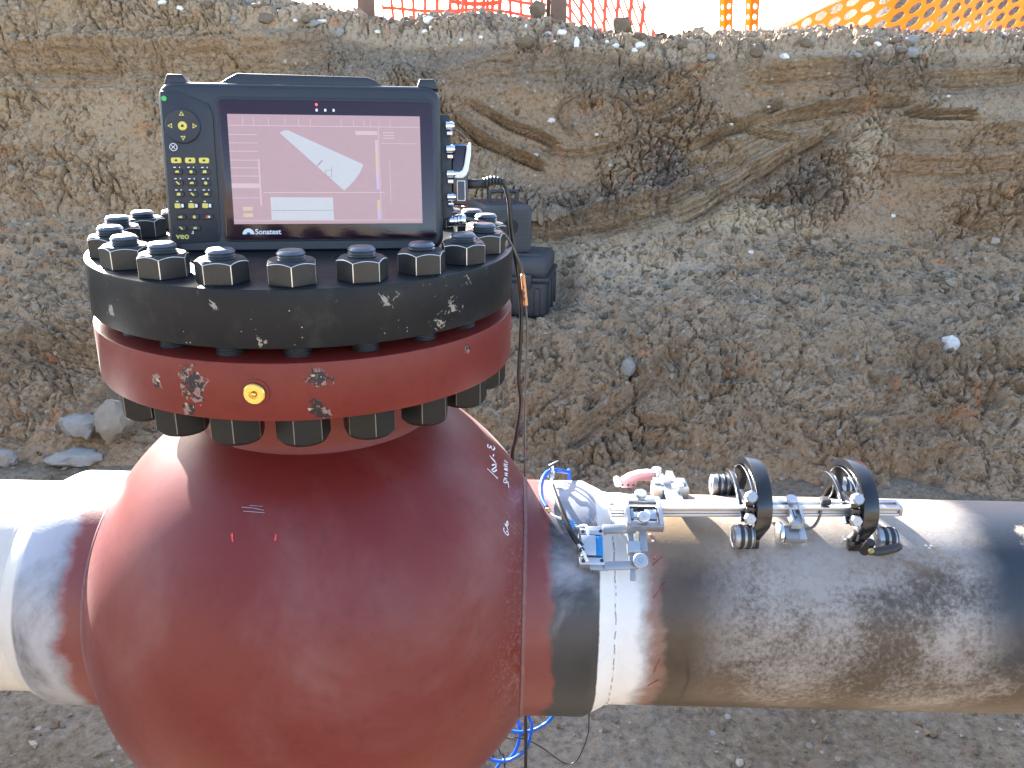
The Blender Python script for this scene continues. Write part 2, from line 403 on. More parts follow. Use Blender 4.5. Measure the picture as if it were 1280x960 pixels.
def soil(name, kind='bank'):
    t = NT(name)
    fine = t.noise(48, 5, .68); grit = t.noise(240, 2, .7)
    if kind == 'bank':
        at = t.n.new('ShaderNodeAttribute'); at.attribute_name = 'tint'; c = at.outputs['Color']
    else:
        c = t.mix(t.step(t.noise(1.6, 4, .6), .36, .66), (.18, .14, .095), (.24, .20, .15))
        c = t.mix(t.math('MULTIPLY', t.step(t.noise(7, 4, .65), .5, .7), .6), c, (.26, .235, .195))
    c = t.mix(t.math('MULTIPLY', t.step(fine, .47, .70), .68), c, (.075, .056, .038))
    c = t.mix(t.math('MULTIPLY', t.step(fine, .50, .30), .40), c, (.36, .31, .24))
    c = t.mix(t.math('MULTIPLY', t.step(grit, .56, .74), .40), c, (.42, .37, .31))
    v = t.n.new('ShaderNodeTexVoronoi'); v.inputs['Scale'].default_value = 42; t.l.new(t.tc, v.inputs['Vector'])
    sep = t.n.new('ShaderNodeSeparateColor'); t.l.new(v.outputs['Color'], sep.inputs[0])
    peb = t.math('MULTIPLY', t.step(v.outputs['Distance'], .36, .30), t.step(sep.outputs[0], .86, .90))
    c = t.mix(t.math('MULTIPLY', peb, .7), c, t.mix(sep.outputs[1], (.15, .135, .11), (.50, .48, .44)))
    h = t.math('ADD', fine, t.math('MULTIPLY', grit, .35)); h = t.math('SUBTRACT', h, t.math('MULTIPLY', v.outputs['Distance'], .35))
    return t.done(c, .95, 0, t.bump(h, .9, .012), spec=.15)
M['bank'] = soil('trench_bank_soil'); M['floor'] = soil('trench_floor_soil', 'floor'); M['ground'] = soil('ground_soil', 'floor')
def rockmat(name, a, b):
    t = NT(name); c = t.mix(t.noise(30, 6, .65), a, b); c = t.mix(t.math('MULTIPLY', t.step(t.noise(120, 4), .55, .7), .4), c, tuple(k*.5 for k in a))
    return t.done(c, .85, 0, t.bump(t.noise(70, 5, .7), .5, .006), spec=.3)
M['rock'] = rockmat('grey_rock', (.20, .19, .175), (.36, .35, .33)); M['rock_white'] = rockmat('white_rock', (.55, .53, .50), (.72, .70, .67))
M['rock_tan'] = rockmat('tan_rock', (.22, .185, .14), (.33, .29, .235)); M['clod'] = rockmat('brown_clod', (.12, .09, .06), (.24, .19, .14)); M['snow'] = rockmat('snow', (.80, .81, .83), (.86, .87, .88))
def pebm():
    t = NT('pebbles'); g = t.n.new('ShaderNodeNewGeometry').outputs['Random Per Island']
    r = t.n.new('ShaderNodeValToRGB'); t.l.new(g, r.inputs[0]); e = r.color_ramp.elements
    e[0].color = (.105, .075, .048, 1); e[1].color = (.50, .45, .38, 1); e[1].position = 1.0
    for p, cc in ((.3, (.20, .145, .09)), (.6, (.25, .20, .138)), (.85, (.31, .265, .205)), (.96, (.37, .33, .27))):
        q = e.new(p); q.color = (*cc, 1)
    c = t.mix(t.math('MULTIPLY', t.noise(150, 4), .6), r.outputs[0], (.14, .11, .08))
    return t.done(c, .9, 0, t.bump(t.noise(200, 3), .4, .003), spec=.25)
M['pebble'] = pebm()
def net_mat(name, c):
    t = NT(name); n = t.noise(30, 3); col = t.mix(n, tuple(k*.85 for k in c), c)
    t.done(col, .4, 0)
    tr = t.n.new('ShaderNodeBsdfTranslucent'); t.l.new(col, tr.inputs[0])
    mx = t.n.new('ShaderNodeMixShader'); mx.inputs[0].default_value = .5
    t.l.new(t.b.outputs[0], mx.inputs[1]); t.l.new(tr.outputs[0], mx.inputs[2])
    t.l.new(mx.outputs[0], t.n['Material Output'].inputs[0]); return t.m
M['net_red'] = net_mat('red_orange_net', (.88, .15, .09)); M['net_orange'] = net_mat('orange_net', (.92, .30, .03))
M['post'] = plain('rusty_post', (.16, .10, .075), .7, .1, .35, 20, .3)

# ------------------------------------------------------------------ numpy noise
_pr = np.random.default_rng(5); _P = _pr.permutation(1024).astype(np.int32); _P2 = np.concatenate([_P, _P])
_A = _pr.random(1024).astype(np.float32)*2*np.pi; _GX, _GY = np.cos(_A), np.sin(_A); _RX = _pr.random(1024).astype(np.float32); _RY = _pr.random(1024).astype(np.float32); _RI = _pr.random(1024).astype(np.float32)
def hash2(ix, iy, seed): return _P2[_P2[(ix+seed*57) & 1023]+((iy+seed*131) & 1023)]
def gnoise(x, y, seed=0):
    xf = np.floor(x); yf = np.floor(y); fx = (x-xf).astype(np.float32); fy = (y-yf).astype(np.float32); ix = xf.astype(np.int32); iy = yf.astype(np.int32)
    u = fx*fx*fx*(fx*(fx*6-15)+10); v = fy*fy*fy*(fy*(fy*6-15)+10)
    def g(dx, dy):
        h = hash2(ix+dx, iy+dy, seed); return _GX[h]*(fx-dx)+_GY[h]*(fy-dy)
    a, b, c, d = g(0, 0), g(1, 0), g(0, 1), g(1, 1)
    a = a+(b-a)*u; c = c+(d-c)*u
    return 1.5*(a+(c-a)*v)
def fbm(x, y, o=5, seed=0, gain=.5, ridge=False, billow=False):
    s = 0; a = 1.0; t = 0
    for k in range(o):
        n = gnoise(x*2**k+k*17.3, y*2**k-k*9.1, seed+k)
        if ridge: n = 1-2*np.abs(n)
        if billow: n = 2*np.abs(n)-.6
        s = s+a*n; t += a; a *= gain
    return s/t
def worley(x, y, seed=0):
    x0 = np.floor(x).astype(np.int32); y0 = np.floor(y).astype(np.int32); d1 = np.full(x.shape, 9.0); d2 = np.full(x.shape, 9.0); idv = np.zeros(x.shape)
    for dx in (-1, 0, 1):
        for dy in (-1, 0, 1):
            h = hash2(x0+dx, y0+dy, seed); d = np.hypot(x0+dx+_RX[h]-x, y0+dy+_RY[h]-y); m = d < d1
            d2 = np.where(m, d1, np.minimum(d2, d)); d1 = np.where(m, d, d1); idv = np.where(m, _RI[h], idv)
    return d1, d2, idv
def sstep(a, b, v):
    t = np.clip((v-a)/(b-a), 0, 1); return t*t*(3-2*t)

# ------------------------------------------------------------------ the trench
FLOOR = -.75
PROF = np.array([(1.45, -.79), (1.75, -.755), (1.95, -.715), (2.13, -.57), (2.35, -.37), (2.62, -.25), (2.85, -.14), (2.98, -.02), (3.10, .20), (3.2, .45), (3.3, .70), (3.4, .88), (3.62, .93), (4.3, .90), (5.2, .84)])
seg = np.hypot(*np.diff(PROF, axis=0).T); PS = np.concatenate([[0], np.cumsum(seg)])
RIMX = [-4.5, -2.3, -1.5, -1.1, -.7, -.5, .15, .5, .97, 1.27, 1.8, 2.66, 4.5]
RIMZ = [1.30, 1.20, 1.05, .985, .95, .92, .92, .89, .845, .86, .865, .90, .93]
GROOVES = [([(.194, .433), (.388, .357), (.542, .353), (.695, .381), (.79, .455), (.769, .563), (.653, .623), (.498, .613), (.423, .539), (.482, .449), (.561, .378)], .022, .012),
 ([(-.2, -.03), (.243, .0), (.585, .04), (1.005, .14), (1.197, .25), (1.426, .36), (1.617, .444)], .060, .026),
 ([(.95, .05), (1.12, .12), (1.35, .255), (1.579, .39), (1.885, .555)], .050, .024),
 ([(1.0, .26), (1.22, .33), (1.40, .43), (1.60, .52), (1.95, .60)], .055, .012),
 ([(1.194, .523), (1.386, .473), (1.598, .429)], .020, .018), ([(1.042, .369), (1.271, .481), (1.539, .613)], .022, .018),
 ([(1.309, .493), (1.578, .541), (1.885, .601), (2.2, .62)], .030, .016), ([(2.058, .557), (2.231, .542), (2.442, .538)], .018, .024),
 ([(-.117, .529), (.04, .405), (.196, .335), (.39, .267)], .022, .022), ([(-.05, .60), (.12, .50), (.3, .43), (.45, .36)], .020, .016),
 ([(.80, .50), (.95, .58), (1.08, .67)], .03, .014),
 ([(.385, -.68), (.544, -.61), (.743, -.512), (.849, -.421)], .03, .014), ([(.2, -.62), (.36, -.54), (.52, -.44)], .03, .012),
 ([(-2.3, .70), (-2.06, .70), (-1.515, .70), (-1.013, .73), (-.595, .80)], .09, .020), ([(2.0, .33), (2.3, .30), (2.8, .36)], .06, .014),
 ([(1.95, .47), (2.4, .44), (3.0, .50)], .06, .012), ([(-.2, .66), (.1, .72), (.4, .73), (.8, .71)], .06, .010), ([(1.3, .70), (1.7, .72), (2.2, .69), (2.9, .74)], .045, .014)]
CRACKS = [[(.70, -.45), (.735, -.52), (.722, -.57), (.757, -.62), (.75, -.67)], [(1.74, .40), (1.715, .33), (1.74, .25), (1.72, .18)], [(-1.21, .28), (-1.2, .20), (-1.225, .10)]]
def seg_dist(px, pz, poly):
    d = np.full(px.shape, 9.0); side = np.zeros(px.shape); fr = np.zeros(px.shape); nseg = len(poly)-1; ks = 0
    for (x0, z0), (x1, z1) in zip(poly, poly[1:]):
        dx, dz = x1-x0, z1-z0; L = dx*dx+dz*dz
        t = np.clip(((px-x0)*dx+(pz-z0)*dz)/L, 0, 1)
        ex, ez = px-x0-t*dx, pz-z0-t*dz; dd = np.hypot(ex, ez); m = dd < d
        d = np.where(m, dd, d); side = np.where(m, np.sign(dx*ez-dz*ex), side); fr = np.where(m, (ks+t)/nseg, fr); ks += 1
    return d, side, fr
def bank_points(X, S):
    """X, S arrays -> displaced points, and the smear and dust masks"""
    y = np.interp(S, PS, PROF[:, 0]); z = np.interp(S, PS, PROF[:, 1])
    rim = np.interp(X, RIMX, RIMZ)
    y = y+.20*sstep(-.85, -1.2, X)*sstep(-.25, -.6, z)
    t = np.clip((z+.02)/.90, 0, None); zz = np.where(z > -.02, -.02+t*(rim+.02), z)
    ty = np.gradient(np.interp(np.linspace(0, PS[-1], 400), PS, PROF[:, 0])); tz = np.gradient(np.interp(np.linspace(0, PS[-1], 400), PS, PROF[:, 1]))
    k = np.ones(25)/25; ty = np.convolve(np.pad(ty, 12, 'edge'), k, 'valid'); tz = np.convolve(np.pad(tz, 12, 'edge'), k, 'valid')
    ll = np.hypot(ty, tz); sg = np.linspace(0, PS[-1], 400)
    ny = -np.interp(S, sg, tz/ll); nz = np.interp(S, sg, ty/ll)
    wx = X+.10*fbm(X*2.2, S*2.2, 3, 5); ws = S+.10*fbm(X*2.2+9, S*2.2, 3, 6)
    wx = wx+.015*gnoise(X*16, S*16, 7); ws = ws+.015*gnoise(X*16+5, S*16, 8)
    face = sstep(-.06, .10, z)*sstep(.95, .80, z); debris = sstep(-.45, -.30, z)*sstep(.06, -.04, z); low = sstep(-.30, -.42, z)*sstep(-.78, -.70, z)
    top = sstep(.82, .89, z)
    f0 = fbm(wx*1.5, ws*1.8, 3, 61)
    def blob(cx, cz, rx, rz): return np.exp(-(((X-cx)/rx)**2+((zz-cz)/rz)**2)*1.2)
    slate = np.clip(blob(1.62, .25, .20, .16)+blob(.95, .27, .22, .20)+.8*blob(.62, .10, .3, .10)+.5*blob(-.3, .6, .3, .15), 0, 1)
    rough = np.clip(.15+.85*sstep(-.20, .25, f0)+.8*slate, 0, 1.2)
    base = .085*fbm(wx*.9, ws*1.4, 4, 21)
    d = base+face*.026*fbm(wx*1.1, ws*5, 4, 31)+face*.034*rough*fbm(wx*4, ws*4, 5, 41, .55, ridge=True)
    pm = sstep(-.25, .3, fbm(X*2.6, S*2.6, 3, 62)); mA = face*.8*rough+low*(.15+.75*pm)+debris*.55*pm+top*.9; mB = face*.9*rough+low*(.25+.7*pm)+debris*(.15+.35*pm)+top*1.1+.05; mC = face*.6*rough+low*(.3+.6*pm)+debris*(.4+.5*pm)+top*.8+.15
    c1, c2, ci = worley(wx*11, ws*9, 3); e = c2-c1
    d += mA*(.036*(ci-.5)+.020*np.clip(e, 0, .5)-.026*sstep(.10, .0, e))
    c1, c2, ci = worley(wx*27, ws*24, 4); e = c2-c1
    d += mB*(.015*(ci-.5)+.012*np.clip(e, 0, .5)-.013*sstep(.14, .0, e))
    c1, c2, ci = worley(wx*62, ws*60, 9); e = c2-c1
    d += mC*(.006*(ci-.5)+.010*np.clip(e, 0, .6)-.003)
    fis = 1-2*np.abs(gnoise(wx*13, ws*3.6, 75)); d -= .030*sstep(.90, 1.0, fis)*face*sstep(.25, .7, rough)
    fis = 1-2*np.abs(gnoise(wx*30+3, ws*8, 76)); d -= .012*sstep(.88, 1.0, fis)*(face*rough+.7*low)
    d += (face*.010+low*.020+debris*.010+.006)*fbm(X*14, S*14, 4, 71, .6)+(low*.060+debris*.055)*fbm(wx*4.0, ws*5.5, 4, 72, .55, ridge=True)
    hol = sstep(.15, .42, fbm(wx*3.1+4, ws*4.2, 4, 81)); d -= hol*(face*.05*rough+low*.055)
    smear = np.zeros(X.shape); wob = .010*fbm(X*7, S*7, 3, 91)
    for poly, w, dep in GROOVES:
        P = [(a.x, a.y) for a in catmull([(p[0], p[1], 0) for p in poly], 3)]; xs0 = [p[0] for p in P]
        m = (X > min(xs0)-.35) & (X < max(xs0)+.35) & (zz > min(p[1] for p in P)-.35) & (zz < max(p[1] for p in P)+.35)
        if not m.any(): continue
        dd, side, fr = seg_dist(X[m], zz[m], P); tap = sstep(0, .15, fr)*sstep(1, .85, fr)*(.7+.3*sstep(-.3, .2, gnoise(X[m]*5, zz[m]*5, 93))); sd = (dd*side+wob[m])/w; ad = np.abs(sd)
        f = tap*sstep(1.7, .8, ad)*(.75+.25*np.sin(X[m]*23+zz[m]*17)); smear[m] = np.maximum(smear[m], f)
        strip = .22*np.sin(sd*9.0)*sstep(1.5, .3, ad)+.10*np.sin(sd*23+2)*sstep(1.6, .5, ad)
        step = np.tanh(sd*2.2)*np.exp(-ad*.45)*.55
        lip = np.exp(-((ad-1.15)/.28)**2)*np.where(side > 0, .8, .2)
        d[m] = d[m]*(1-.82*f)+base[m]*.82*f+tap*dep*2.7*(strip+step+lip-.7*sstep(1.0, .1, ad))
    for poly in CRACKS:
        P = np.array(poly); m = (np.abs(X-P[:, 0].mean()) < .3)
        dd, _, _ = seg_dist(X[m]+.03*fbm(X[m]*16, S[m]*16, 3, 99), zz[m], poly); d[m] -= .035*sstep(.007, .001, dd)
    edge = np.minimum(1, S/.5); d = d*edge*np.where(S > PS[12], .6, 1)
    d += top*.06*fbm(X*3, S*5, 5, 111)
    px = X+.25*d*gnoise(X*8, S*8, 121); py = y+ny*d; pz = zz+nz*d
    # level seat dug for the equipment case
    fx = sstep(-.20, -.10, px)*sstep(.56, .40, px)*sstep(2.40, 2.50, py)*sstep(3.02, 2.80, py)
    pz = np.where(fx > .001, pz*(1-fx)+np.minimum(pz, -.292+.006*gnoise(X*30, S*30, 131))*fx, pz)
    # what the ground is made of: clay, silt, topsoil, rust-stained seams
    C = np.empty(X.shape+(3,), np.float32); C[:] = (.245, .180, .118)
    def lay(mask, col, k=1.0):
        mm = np.clip(mask*k, 0, 1)[..., None]; C[:] = C*(1-mm)+np.array(col, np.float32)*mm
    g1 = fbm(X*1.1, zz*2.6, 5, 501); g2 = fbm(X*2.3+4, zz*3.4, 5, 511); g3 = fbm(X*5, zz*6, 4, 521)
    lay(sstep(-.1, .35, g1)*face, (.285, .235, .165), .8)
    lay(sstep(.0, .35, g2)*face, (.205, .175, .145), .7)
    lay(slate*sstep(-.3, .25, g3+.2), (.120, .116, .118), .8)
    lay(blob(1.25, .08, .40, .09)*sstep(-.3, .2, g2+.1), (.43, .39, .30), .9); lay(blob(1.92, .40, .10, .22), (.42, .38, .31), .75); lay(blob(1.45, .03, .3, .06), (.40, .36, .28), .6)
    lay(sstep(1.75, 2.1, X)*sstep(.08, .18, zz)*sstep(.50, .32, zz)*sstep(-.3, .2, g2), (.32, .225, .14), .65)
    lay(sstep(1.9, 2.2, X)*sstep(.40, .5, zz)*sstep(.72, .6, zz), (.29, .245, .185), .7)
    bd = rim-zz; lay(sstep(.30, .22, bd)*sstep(.07, .11, bd)*sstep(-.25, .05, g1+.12*np.cos(X*1.7-.8)), (.165, .152, .135), .85)
    lay(sstep(.10, .05, bd+.04*g3), (.34, .31, .27), .75)
    lay(sstep(-.6, -1.2, X)*face, (.335, .265, .185), .65)
    lay(debris, (.265, .222, .170), .75); lay(debris*sstep(.0, .3, g3), (.20, .165, .12), .5); lay(debris*blob(.75, -.12, .5, .12), (.42, .38, .31), .7); lay(debris*sstep(.05, .4, g2), (.23, .20, .165), .6)
    lay(low, (.225, .185, .135), .8); lay(low*sstep(.05, .4, g2), (.175, .145, .11), .6); lay(low*sstep(.1, .4, g1), (.29, .25, .195), .6)
    lay(sstep(.62, .70, fbm(X*6+3, zz*8, 4, 531)+.25), (.36, .16, .07), .45)
    lay(smear*face, (.205, .158, .112), .5)
    C *= np.array((1.36, 1.22, 1.08), np.float32)*(1+.10*np.clip(low+debris, 0, 1))[..., None].astype(np.float32)
    return px, py, pz, smear, C
nx = 1180; xs_ = np.linspace(-3.7, 4.1, nx)
s_grid = np.concatenate([np.arange(0, PS[3], .008), np.arange(PS[3], PS[12], .0062), np.arange(PS[12], PS[-1]+.03, .03)])
s_grid[-1] = PS[-1]; ns = len(s_grid)
GX, GS = np.meshgrid(xs_, s_grid)
bx_, by_, bz_, sm_, col_ = bank_points(GX, GS)
V = np.stack([bx_.ravel(), by_.ravel(), bz_.ravel()], 1)
ii = (np.arange(ns-1)[:, None]*nx+np.arange(nx-1)[None, :]).ravel()
me = np_mesh(V, np.stack([ii, ii+1, ii+nx+1, ii+nx], 1), M['bank'], False)
a = me.attributes.new('tint', 'FLOAT_COLOR', 'POINT'); a.data.foreach_set('color', np.concatenate([col_.reshape(-1, 3), np.ones((nx*ns, 1), np.float32)], 1).ravel())
tag(obj('trench_bank', me), 'excavated earth bank with bucket smears behind the pipe', kind='structure')
# coarse continuation of the bank left and right, opposite bank, floor, ground
def coarse_bank(name, xa, xb, n, mirror=False, yoff=0):
    X, S = np.meshgrid(np.linspace(xa, xb, n), np.concatenate([np.linspace(0, PS[12], 60), np.linspace(PS[12], PS[-1], 6)[1:]]))
    px, py, pz, s1, d1 = bank_points(X, S)
    if mirror: py = -py+yoff
    V = np.stack([px.ravel(), py.ravel(), pz.ravel()], 1); n2 = X.shape[1]; r = X.shape[0]
    q = (np.arange(r-1)[:, None]*n2+np.arange(n2-1)[None, :]).ravel(); F = np.stack([q, q+1, q+n2+1, q+n2], 1)
    if mirror: F = F[:, ::-1]
    tag(obj(name, np_mesh(V, F, M['ground'])), kind='structure')
coarse_bank('trench_bank_beyond_left', -14, -3.69, 120); coarse_bank('trench_bank_beyond_right', 4.09, 14, 120)
coarse_bank('opposite_trench_bank', -14, 14, 260, True, -.6)
fx_ = np.concatenate([np.linspace(-14, -3.2, 20)[:-1], np.linspace(-3.2, 3.4, 560), np.linspace(3.4, 14, 20)[1:]])
fy_ = np.concatenate([np.linspace(-2.4, .1, 24)[:-1], np.linspace(.1, 2.1, 220)])
FX, FY = np.meshgrid(fx_, fy_)
c1, c2, ci = worley(FX*22, FY*22, 5); c3, c4, cj = worley(FX*48, FY*48, 6)
FZ = FLOOR+.030*fbm(FX*1.6, FY*1.6, 4, 201)+.010*fbm(FX*9, FY*9, 4, 205)+.012*(np.clip((c2-c1)*1.5, 0, .6)*(.1+ci)-.2)+.006*(np.clip((c4-c3)*1.5, 0, .6)*(.1+cj)-.2)
q = (np.arange(len(fy_)-1)[:, None]*len(fx_)+np.arange(len(fx_)-1)[None, :]).ravel(); w_ = len(fx_)
tag(obj('trench_floor', np_mesh(np.stack([FX.ravel(), FY.ravel(), FZ.ravel()], 1), np.stack([q, q+1, q+w_+1, q+w_], 1), M['floor'])), kind='structure')
def floor_z(x, y):
    i = min(max(int(np.searchsorted(fy_, y)), 0), len(fy_)-1); j = min(max(int(np.searchsorted(fx_, x)), 0), len(fx_)-1); return float(FZ[i, j])
G = 600.0
gq = []
for x0, x1, y0, y1 in ((-G, G, 5.15, G), (-G, G, -G, -5.75), (-G, -13.9, -5.75, 5.15), (13.9, G, -5.75, 5.15)): gq.append((x0, x1, y0, y1))
gv, gf = [], []
for x0, x1, y0, y1 in gq:
    b = len(gv); gv += [(x0, y0, .83), (x1, y0, .83), (x1, y1, .83), (x0, y1, .83)]; gf.append((b, b+1, b+2, b+3))
b = len(gv)
for xx, sgn in ((-13.9, 1), (13.9, -1)):
    gv += [(xx, -5.75, .83), (xx, 5.15, .83), (xx+sgn*.6, 5.15, -1.0), (xx+sgn*.6, -5.75, -1.0)]; gf.append((b, b+1, b+2, b+3)); b += 4
tag(obj('ground', mesh(gv, gf, M['ground'], False)), kind='structure')
# spoil heap beyond the right-hand fence
hx, hy = np.meshgrid(np.linspace(0.6, 8.5, 150), np.linspace(4.4, 9.0, 90))
hz = .80+2.3*np.exp(-(((hx-4.6)/1.75)**2+((hy-6.7)/1.15)**2))*(1+.2*fbm(hx, hy, 4, 301))+.10*fbm(hx*3, hy*3, 5, 302)*np.exp(-((hx-4.6)/2.4)**2)-.03
q = (np.arange(89)[:, None]*150+np.arange(149)[None, :]).ravel()
tag(obj('spoil_heap', np_mesh(np.stack([hx.ravel(), hy.ravel(), hz.ravel()], 1), np.stack([q, q+1, q+151, q+150], 1), M['ground'])), 'heap of dug earth behind the orange net at right', kind='structure')

# loose stones: uncountable gravel, one object per surface
def ico():
    bm = bmesh.new(); bmesh.ops.create_icosphere(bm, subdivisions=1, radius=1.0)
    v = np.array([x.co[:] for x in bm.verts]); f = np.array([[x.index for x in p.verts] for p in bm.faces]); bm.free(); return v, f
IV, IF = ico()
def gravel(name, P, rad, label):
    n = len(P); V = IV[None]*(1+.35*rng.standard_normal((n, len(IV), 1)))
    sc = rad[:, None, None]*rng.uniform(.55, 1.25, (n, 1, 3)); V = V*sc
    a = rng.uniform(0, 6.28, n); c, s = np.cos(a), np.sin(a)
    X = V[..., 0]*c[:, None]-V[..., 1]*s[:, None]; Y = V[..., 0]*s[:, None]+V[..., 1]*c[:, None]
    V = np.stack([X, Y, V[..., 2]], 2)+P[:, None, :]
    F = IF[None]+(np.arange(n)*len(IV))[:, None, None]
    o = obj(name, np_mesh(V.reshape(-1, 3), F.reshape(-1, 3), M['pebble'], False)); return tag(o, label, 'gravel', kind='stuff')
zb = np.interp(GS, PS, PROF[:, 1])
wgt = (.05+1.0*sstep(-.45, -.25, zb)*sstep(.05, -.06, zb)+.55*sstep(-.78, -.7, zb)*sstep(-.3, -.5, zb)+.55*sstep(.84, .9, zb)*(GS < PS[13]))*(1-.8*sm_)*(GS > .25)
wgt *= .25+np.clip(.5+1.2*fbm(GX*2.2, GS*2.2, 3, 401), 0, 1)
pr = wgt.ravel()/wgt.sum(); NG = 14000; idx = rng.choice(len(pr), NG, p=pr)
rad = .0024+.015*rng.random(NG)**3.2+.010*(rng.random(NG) > .985)
gravel('bank_gravel', V[idx]+np.array([0, -.002, .002]), rad, 'loose gravel and crumbled clods lying on the earth bank')
n = 5200; px = rng.uniform(-2.6, 2.9, n); py = .2+1.75*rng.random(n)**1.3
pz = np.array([floor_z(a, b) for a, b in zip(px, py)])
gravel('floor_gravel', np.stack([px, py, pz+.001], 1), .0025+.009*rng.random(n)**4+.008*(rng.random(n) > .992), 'loose gravel scattered on the trench floor')

# single stones and snow lumps
def rock_mesh(seed, r, sq, m, sub=3, amp=.22, flat=.35):
    rg = np.random.default_rng(seed); bm = bmesh.new(); bmesh.ops.create_icosphere(bm, subdivisions=sub, radius=1.0)
    dirs = rg.standard_normal((9, 3)); dirs /= np.linalg.norm(dirs, axis=1)[:, None]; offs = rg.uniform(.62, .95, 9)
    for v in bm.verts:
        c = np.array(v.co[:]); n_ = c/np.linalg.norm(c); k = 1.0
        for dd, oo in zip(dirs, offs):
            p = n_@dd
            if p > 0.01: k = min(k, oo/p)
        k *= 1+amp*(.35*math.sin(7*n_[0]+seed)*math.sin(6*n_[1]+seed*2)+.2*math.sin(13*n_[2]+seed*3)*math.sin(11*n_[0]+seed))+.035*rg.standard_normal()
        v.co = Vector(n_*k*r)*1; v.co.x *= sq[0]; v.co.y *= sq[1]; v.co.z *= sq[2]
    return bm_mesh(bm, m, 32)
def surf(x, zt):
    """bank point at world x whose undisplaced height is nearest zt"""
    j = int(np.argmin(np.abs(xs_-x))); i = int(np.argmin(np.abs(bz_[:, j]-zt)+(GS[:, j] > PS[12])*.3)); return Vector((bx_[i, j], by_[i, j], bz_[i, j]))
def stone(name, p, r, sq, m, label, cat, seed, group=None, rz=0):
    o = obj(name, rock_mesh(seed, r, sq, m), None, Matrix.Translation(p) @ Matrix.Rotation(rz, 4, 'Z')); return tag(o, label, cat, group)
def bank_at(x, y):
    j = int(np.argmin(np.abs(xs_-x))); i = int(np.argmin(np.abs(by_[:, j]-y))); return float(bz_[i, j])
def on(x, y, dz=0): return Vector((x, y, max(bank_at(x, y), floor_z(x, min(y, 2.05)) if y < 2.1 else -9)+dz))
stone('rock', on(-1.475, 2.02, .05), .082, (1.05, .8, .72), M['rock'], 'pale grey rounded rock at the foot of the bank, left of the tan one', 'rock', 3)
stone('rock', on(-1.345, 2.03, .07), .092, (.9, .8, .95), M['rock_tan'], 'tan rock beside the pale grey one below the flange', 'rock', 5)
stone('rock', on(-1.45, 1.90, .02), .082, (1.35, .8, .40), M['rock'], 'flat pale slab of rock lying before two rounder rocks', 'rock', 8, rz=.3)
stone('rock', on(-1.70, 1.88, .02), .05, (1, .8, .8), M['rock'], 'small grey rock at the far left edge above the pale pipe', 'rock', 12)
stone('rock', surf(2.03, -.33)+Vector((0, -.02, 0)), .052, (.9, .8, 1.0), M['rock_white'], 'white quartz-like rock stuck in the bank above the right pipe', 'rock', 14)
stone('rock', surf(.70, -.42)+Vector((0, -.01, 0)), .035, (.9, .8, 1.1), M['rock'], 'grey stone at the top of the crack in the lower bank', 'rock', 17)
stone('rock', on(.93, .49, .0), .022, (1.2, .9, .5), M['clod'], 'flat brown stone on the floor below the right pipe', 'rock', 19)
rr_ = random.Random(21)
def rim_spot(x, dz): return Vector((x+rr_.uniform(-.02, .02), 0, 0)), surf(x, rimz0(x)+dz)
def rimz0(x): return float(np.interp(x, RIMX, RIMZ))
stone('clod', surf(.74, .97)+Vector((0, 0, .03)), .06, (1, .8, .85), M['clod'], 'largest dark clod on the trench rim, right of the second post', 'clod', 30)
stone('clod', surf(.30, 1.0)+Vector((0, 0, .03)), .05, (.9, .8, 1), M['clod'], 'upright dark clod on the trench rim just left of the second post', 'clod', 31)
ORD = ['first', 'second', 'third', 'fourth', 'fifth', 'sixth', 'seventh', 'eighth', 'ninth', 'tenth', 'eleventh', 'twelfth', 'thirteenth', 'fourteenth', 'fifteenth', 'sixteenth', 'seventeenth', 'eighteenth', 'nineteenth', 'twentieth']
ZONES = [(-9, -.63, 'left of the first rusty post'), (-.63, .35, 'between the two rusty posts'), (.35, 1.2, 'right of the second post'), (1.2, 9, 'below the orange net')]
def zone(x): return [z for z in ZONES if z[0] <= x < z[1]][0][2]
cnt = {}
for i, x in enumerate(sorted(rr_.uniform(-1.3, 2.9) for _ in range(34))):
    r = rr_.choice((.016, .02, .025, .03, .036)); zn = zone(x); cnt[zn] = cnt.get(zn, 0)+1
    stone('clod', surf(x, rimz0(x)+rr_.uniform(-.07, .03))+Vector((0, -.004, r*.25)), r, (rr_.uniform(.8, 1.4), .8, rr_.uniform(.6, 1)), M[rr_.choice(('clod', 'clod', 'rock'))], ORD[cnt[zn]-1]+' small brown clod from the left, on the rim '+zn, 'clod', 40+i, 'clods along the trench rim')
SN = []; cnt = {}
for x0, n_s in ((.62, 3), (.40, 4), (.20, 3), (-.20, 4), (-.02, 2), (1.47, 1), (-1.02, 3), (-1.42, 3), (-1.62, 2), (.80, 3), (-.52, 2), (1.95, 2), (-.8, 2), (2.6, 1)):
    for k in range(n_s): SN.append((x0+rr_.uniform(-.07, .07), rr_.uniform(-.07, .035), rr_.choice((.010, .013, .017, .022)), (rr_.uniform(.8, 1.5), .8, rr_.uniform(.55, .9))))
stone('snow_lump', surf(.50, rimz0(.5)-.05)+Vector((0, -.004, .002)), .030, (.6, .5, 1.15), M['snow'], 'upright white lump of snow on the rim below the second post', 'snow lump', 119)
for i, (x, dz, r, sq) in enumerate(sorted(SN)):
    zn = zone(x); cnt[zn] = cnt.get(zn, 0)+1
    stone('snow_lump', surf(x, rimz0(x)+dz)+Vector((0, -.004, .002)), r, sq, M['snow'], ORD[cnt[zn]-1]+' white snow lump from the left, on the rim '+zn, 'snow lump', 120+i, 'snow lumps along the trench rim', rr_.uniform(-.5, .5))
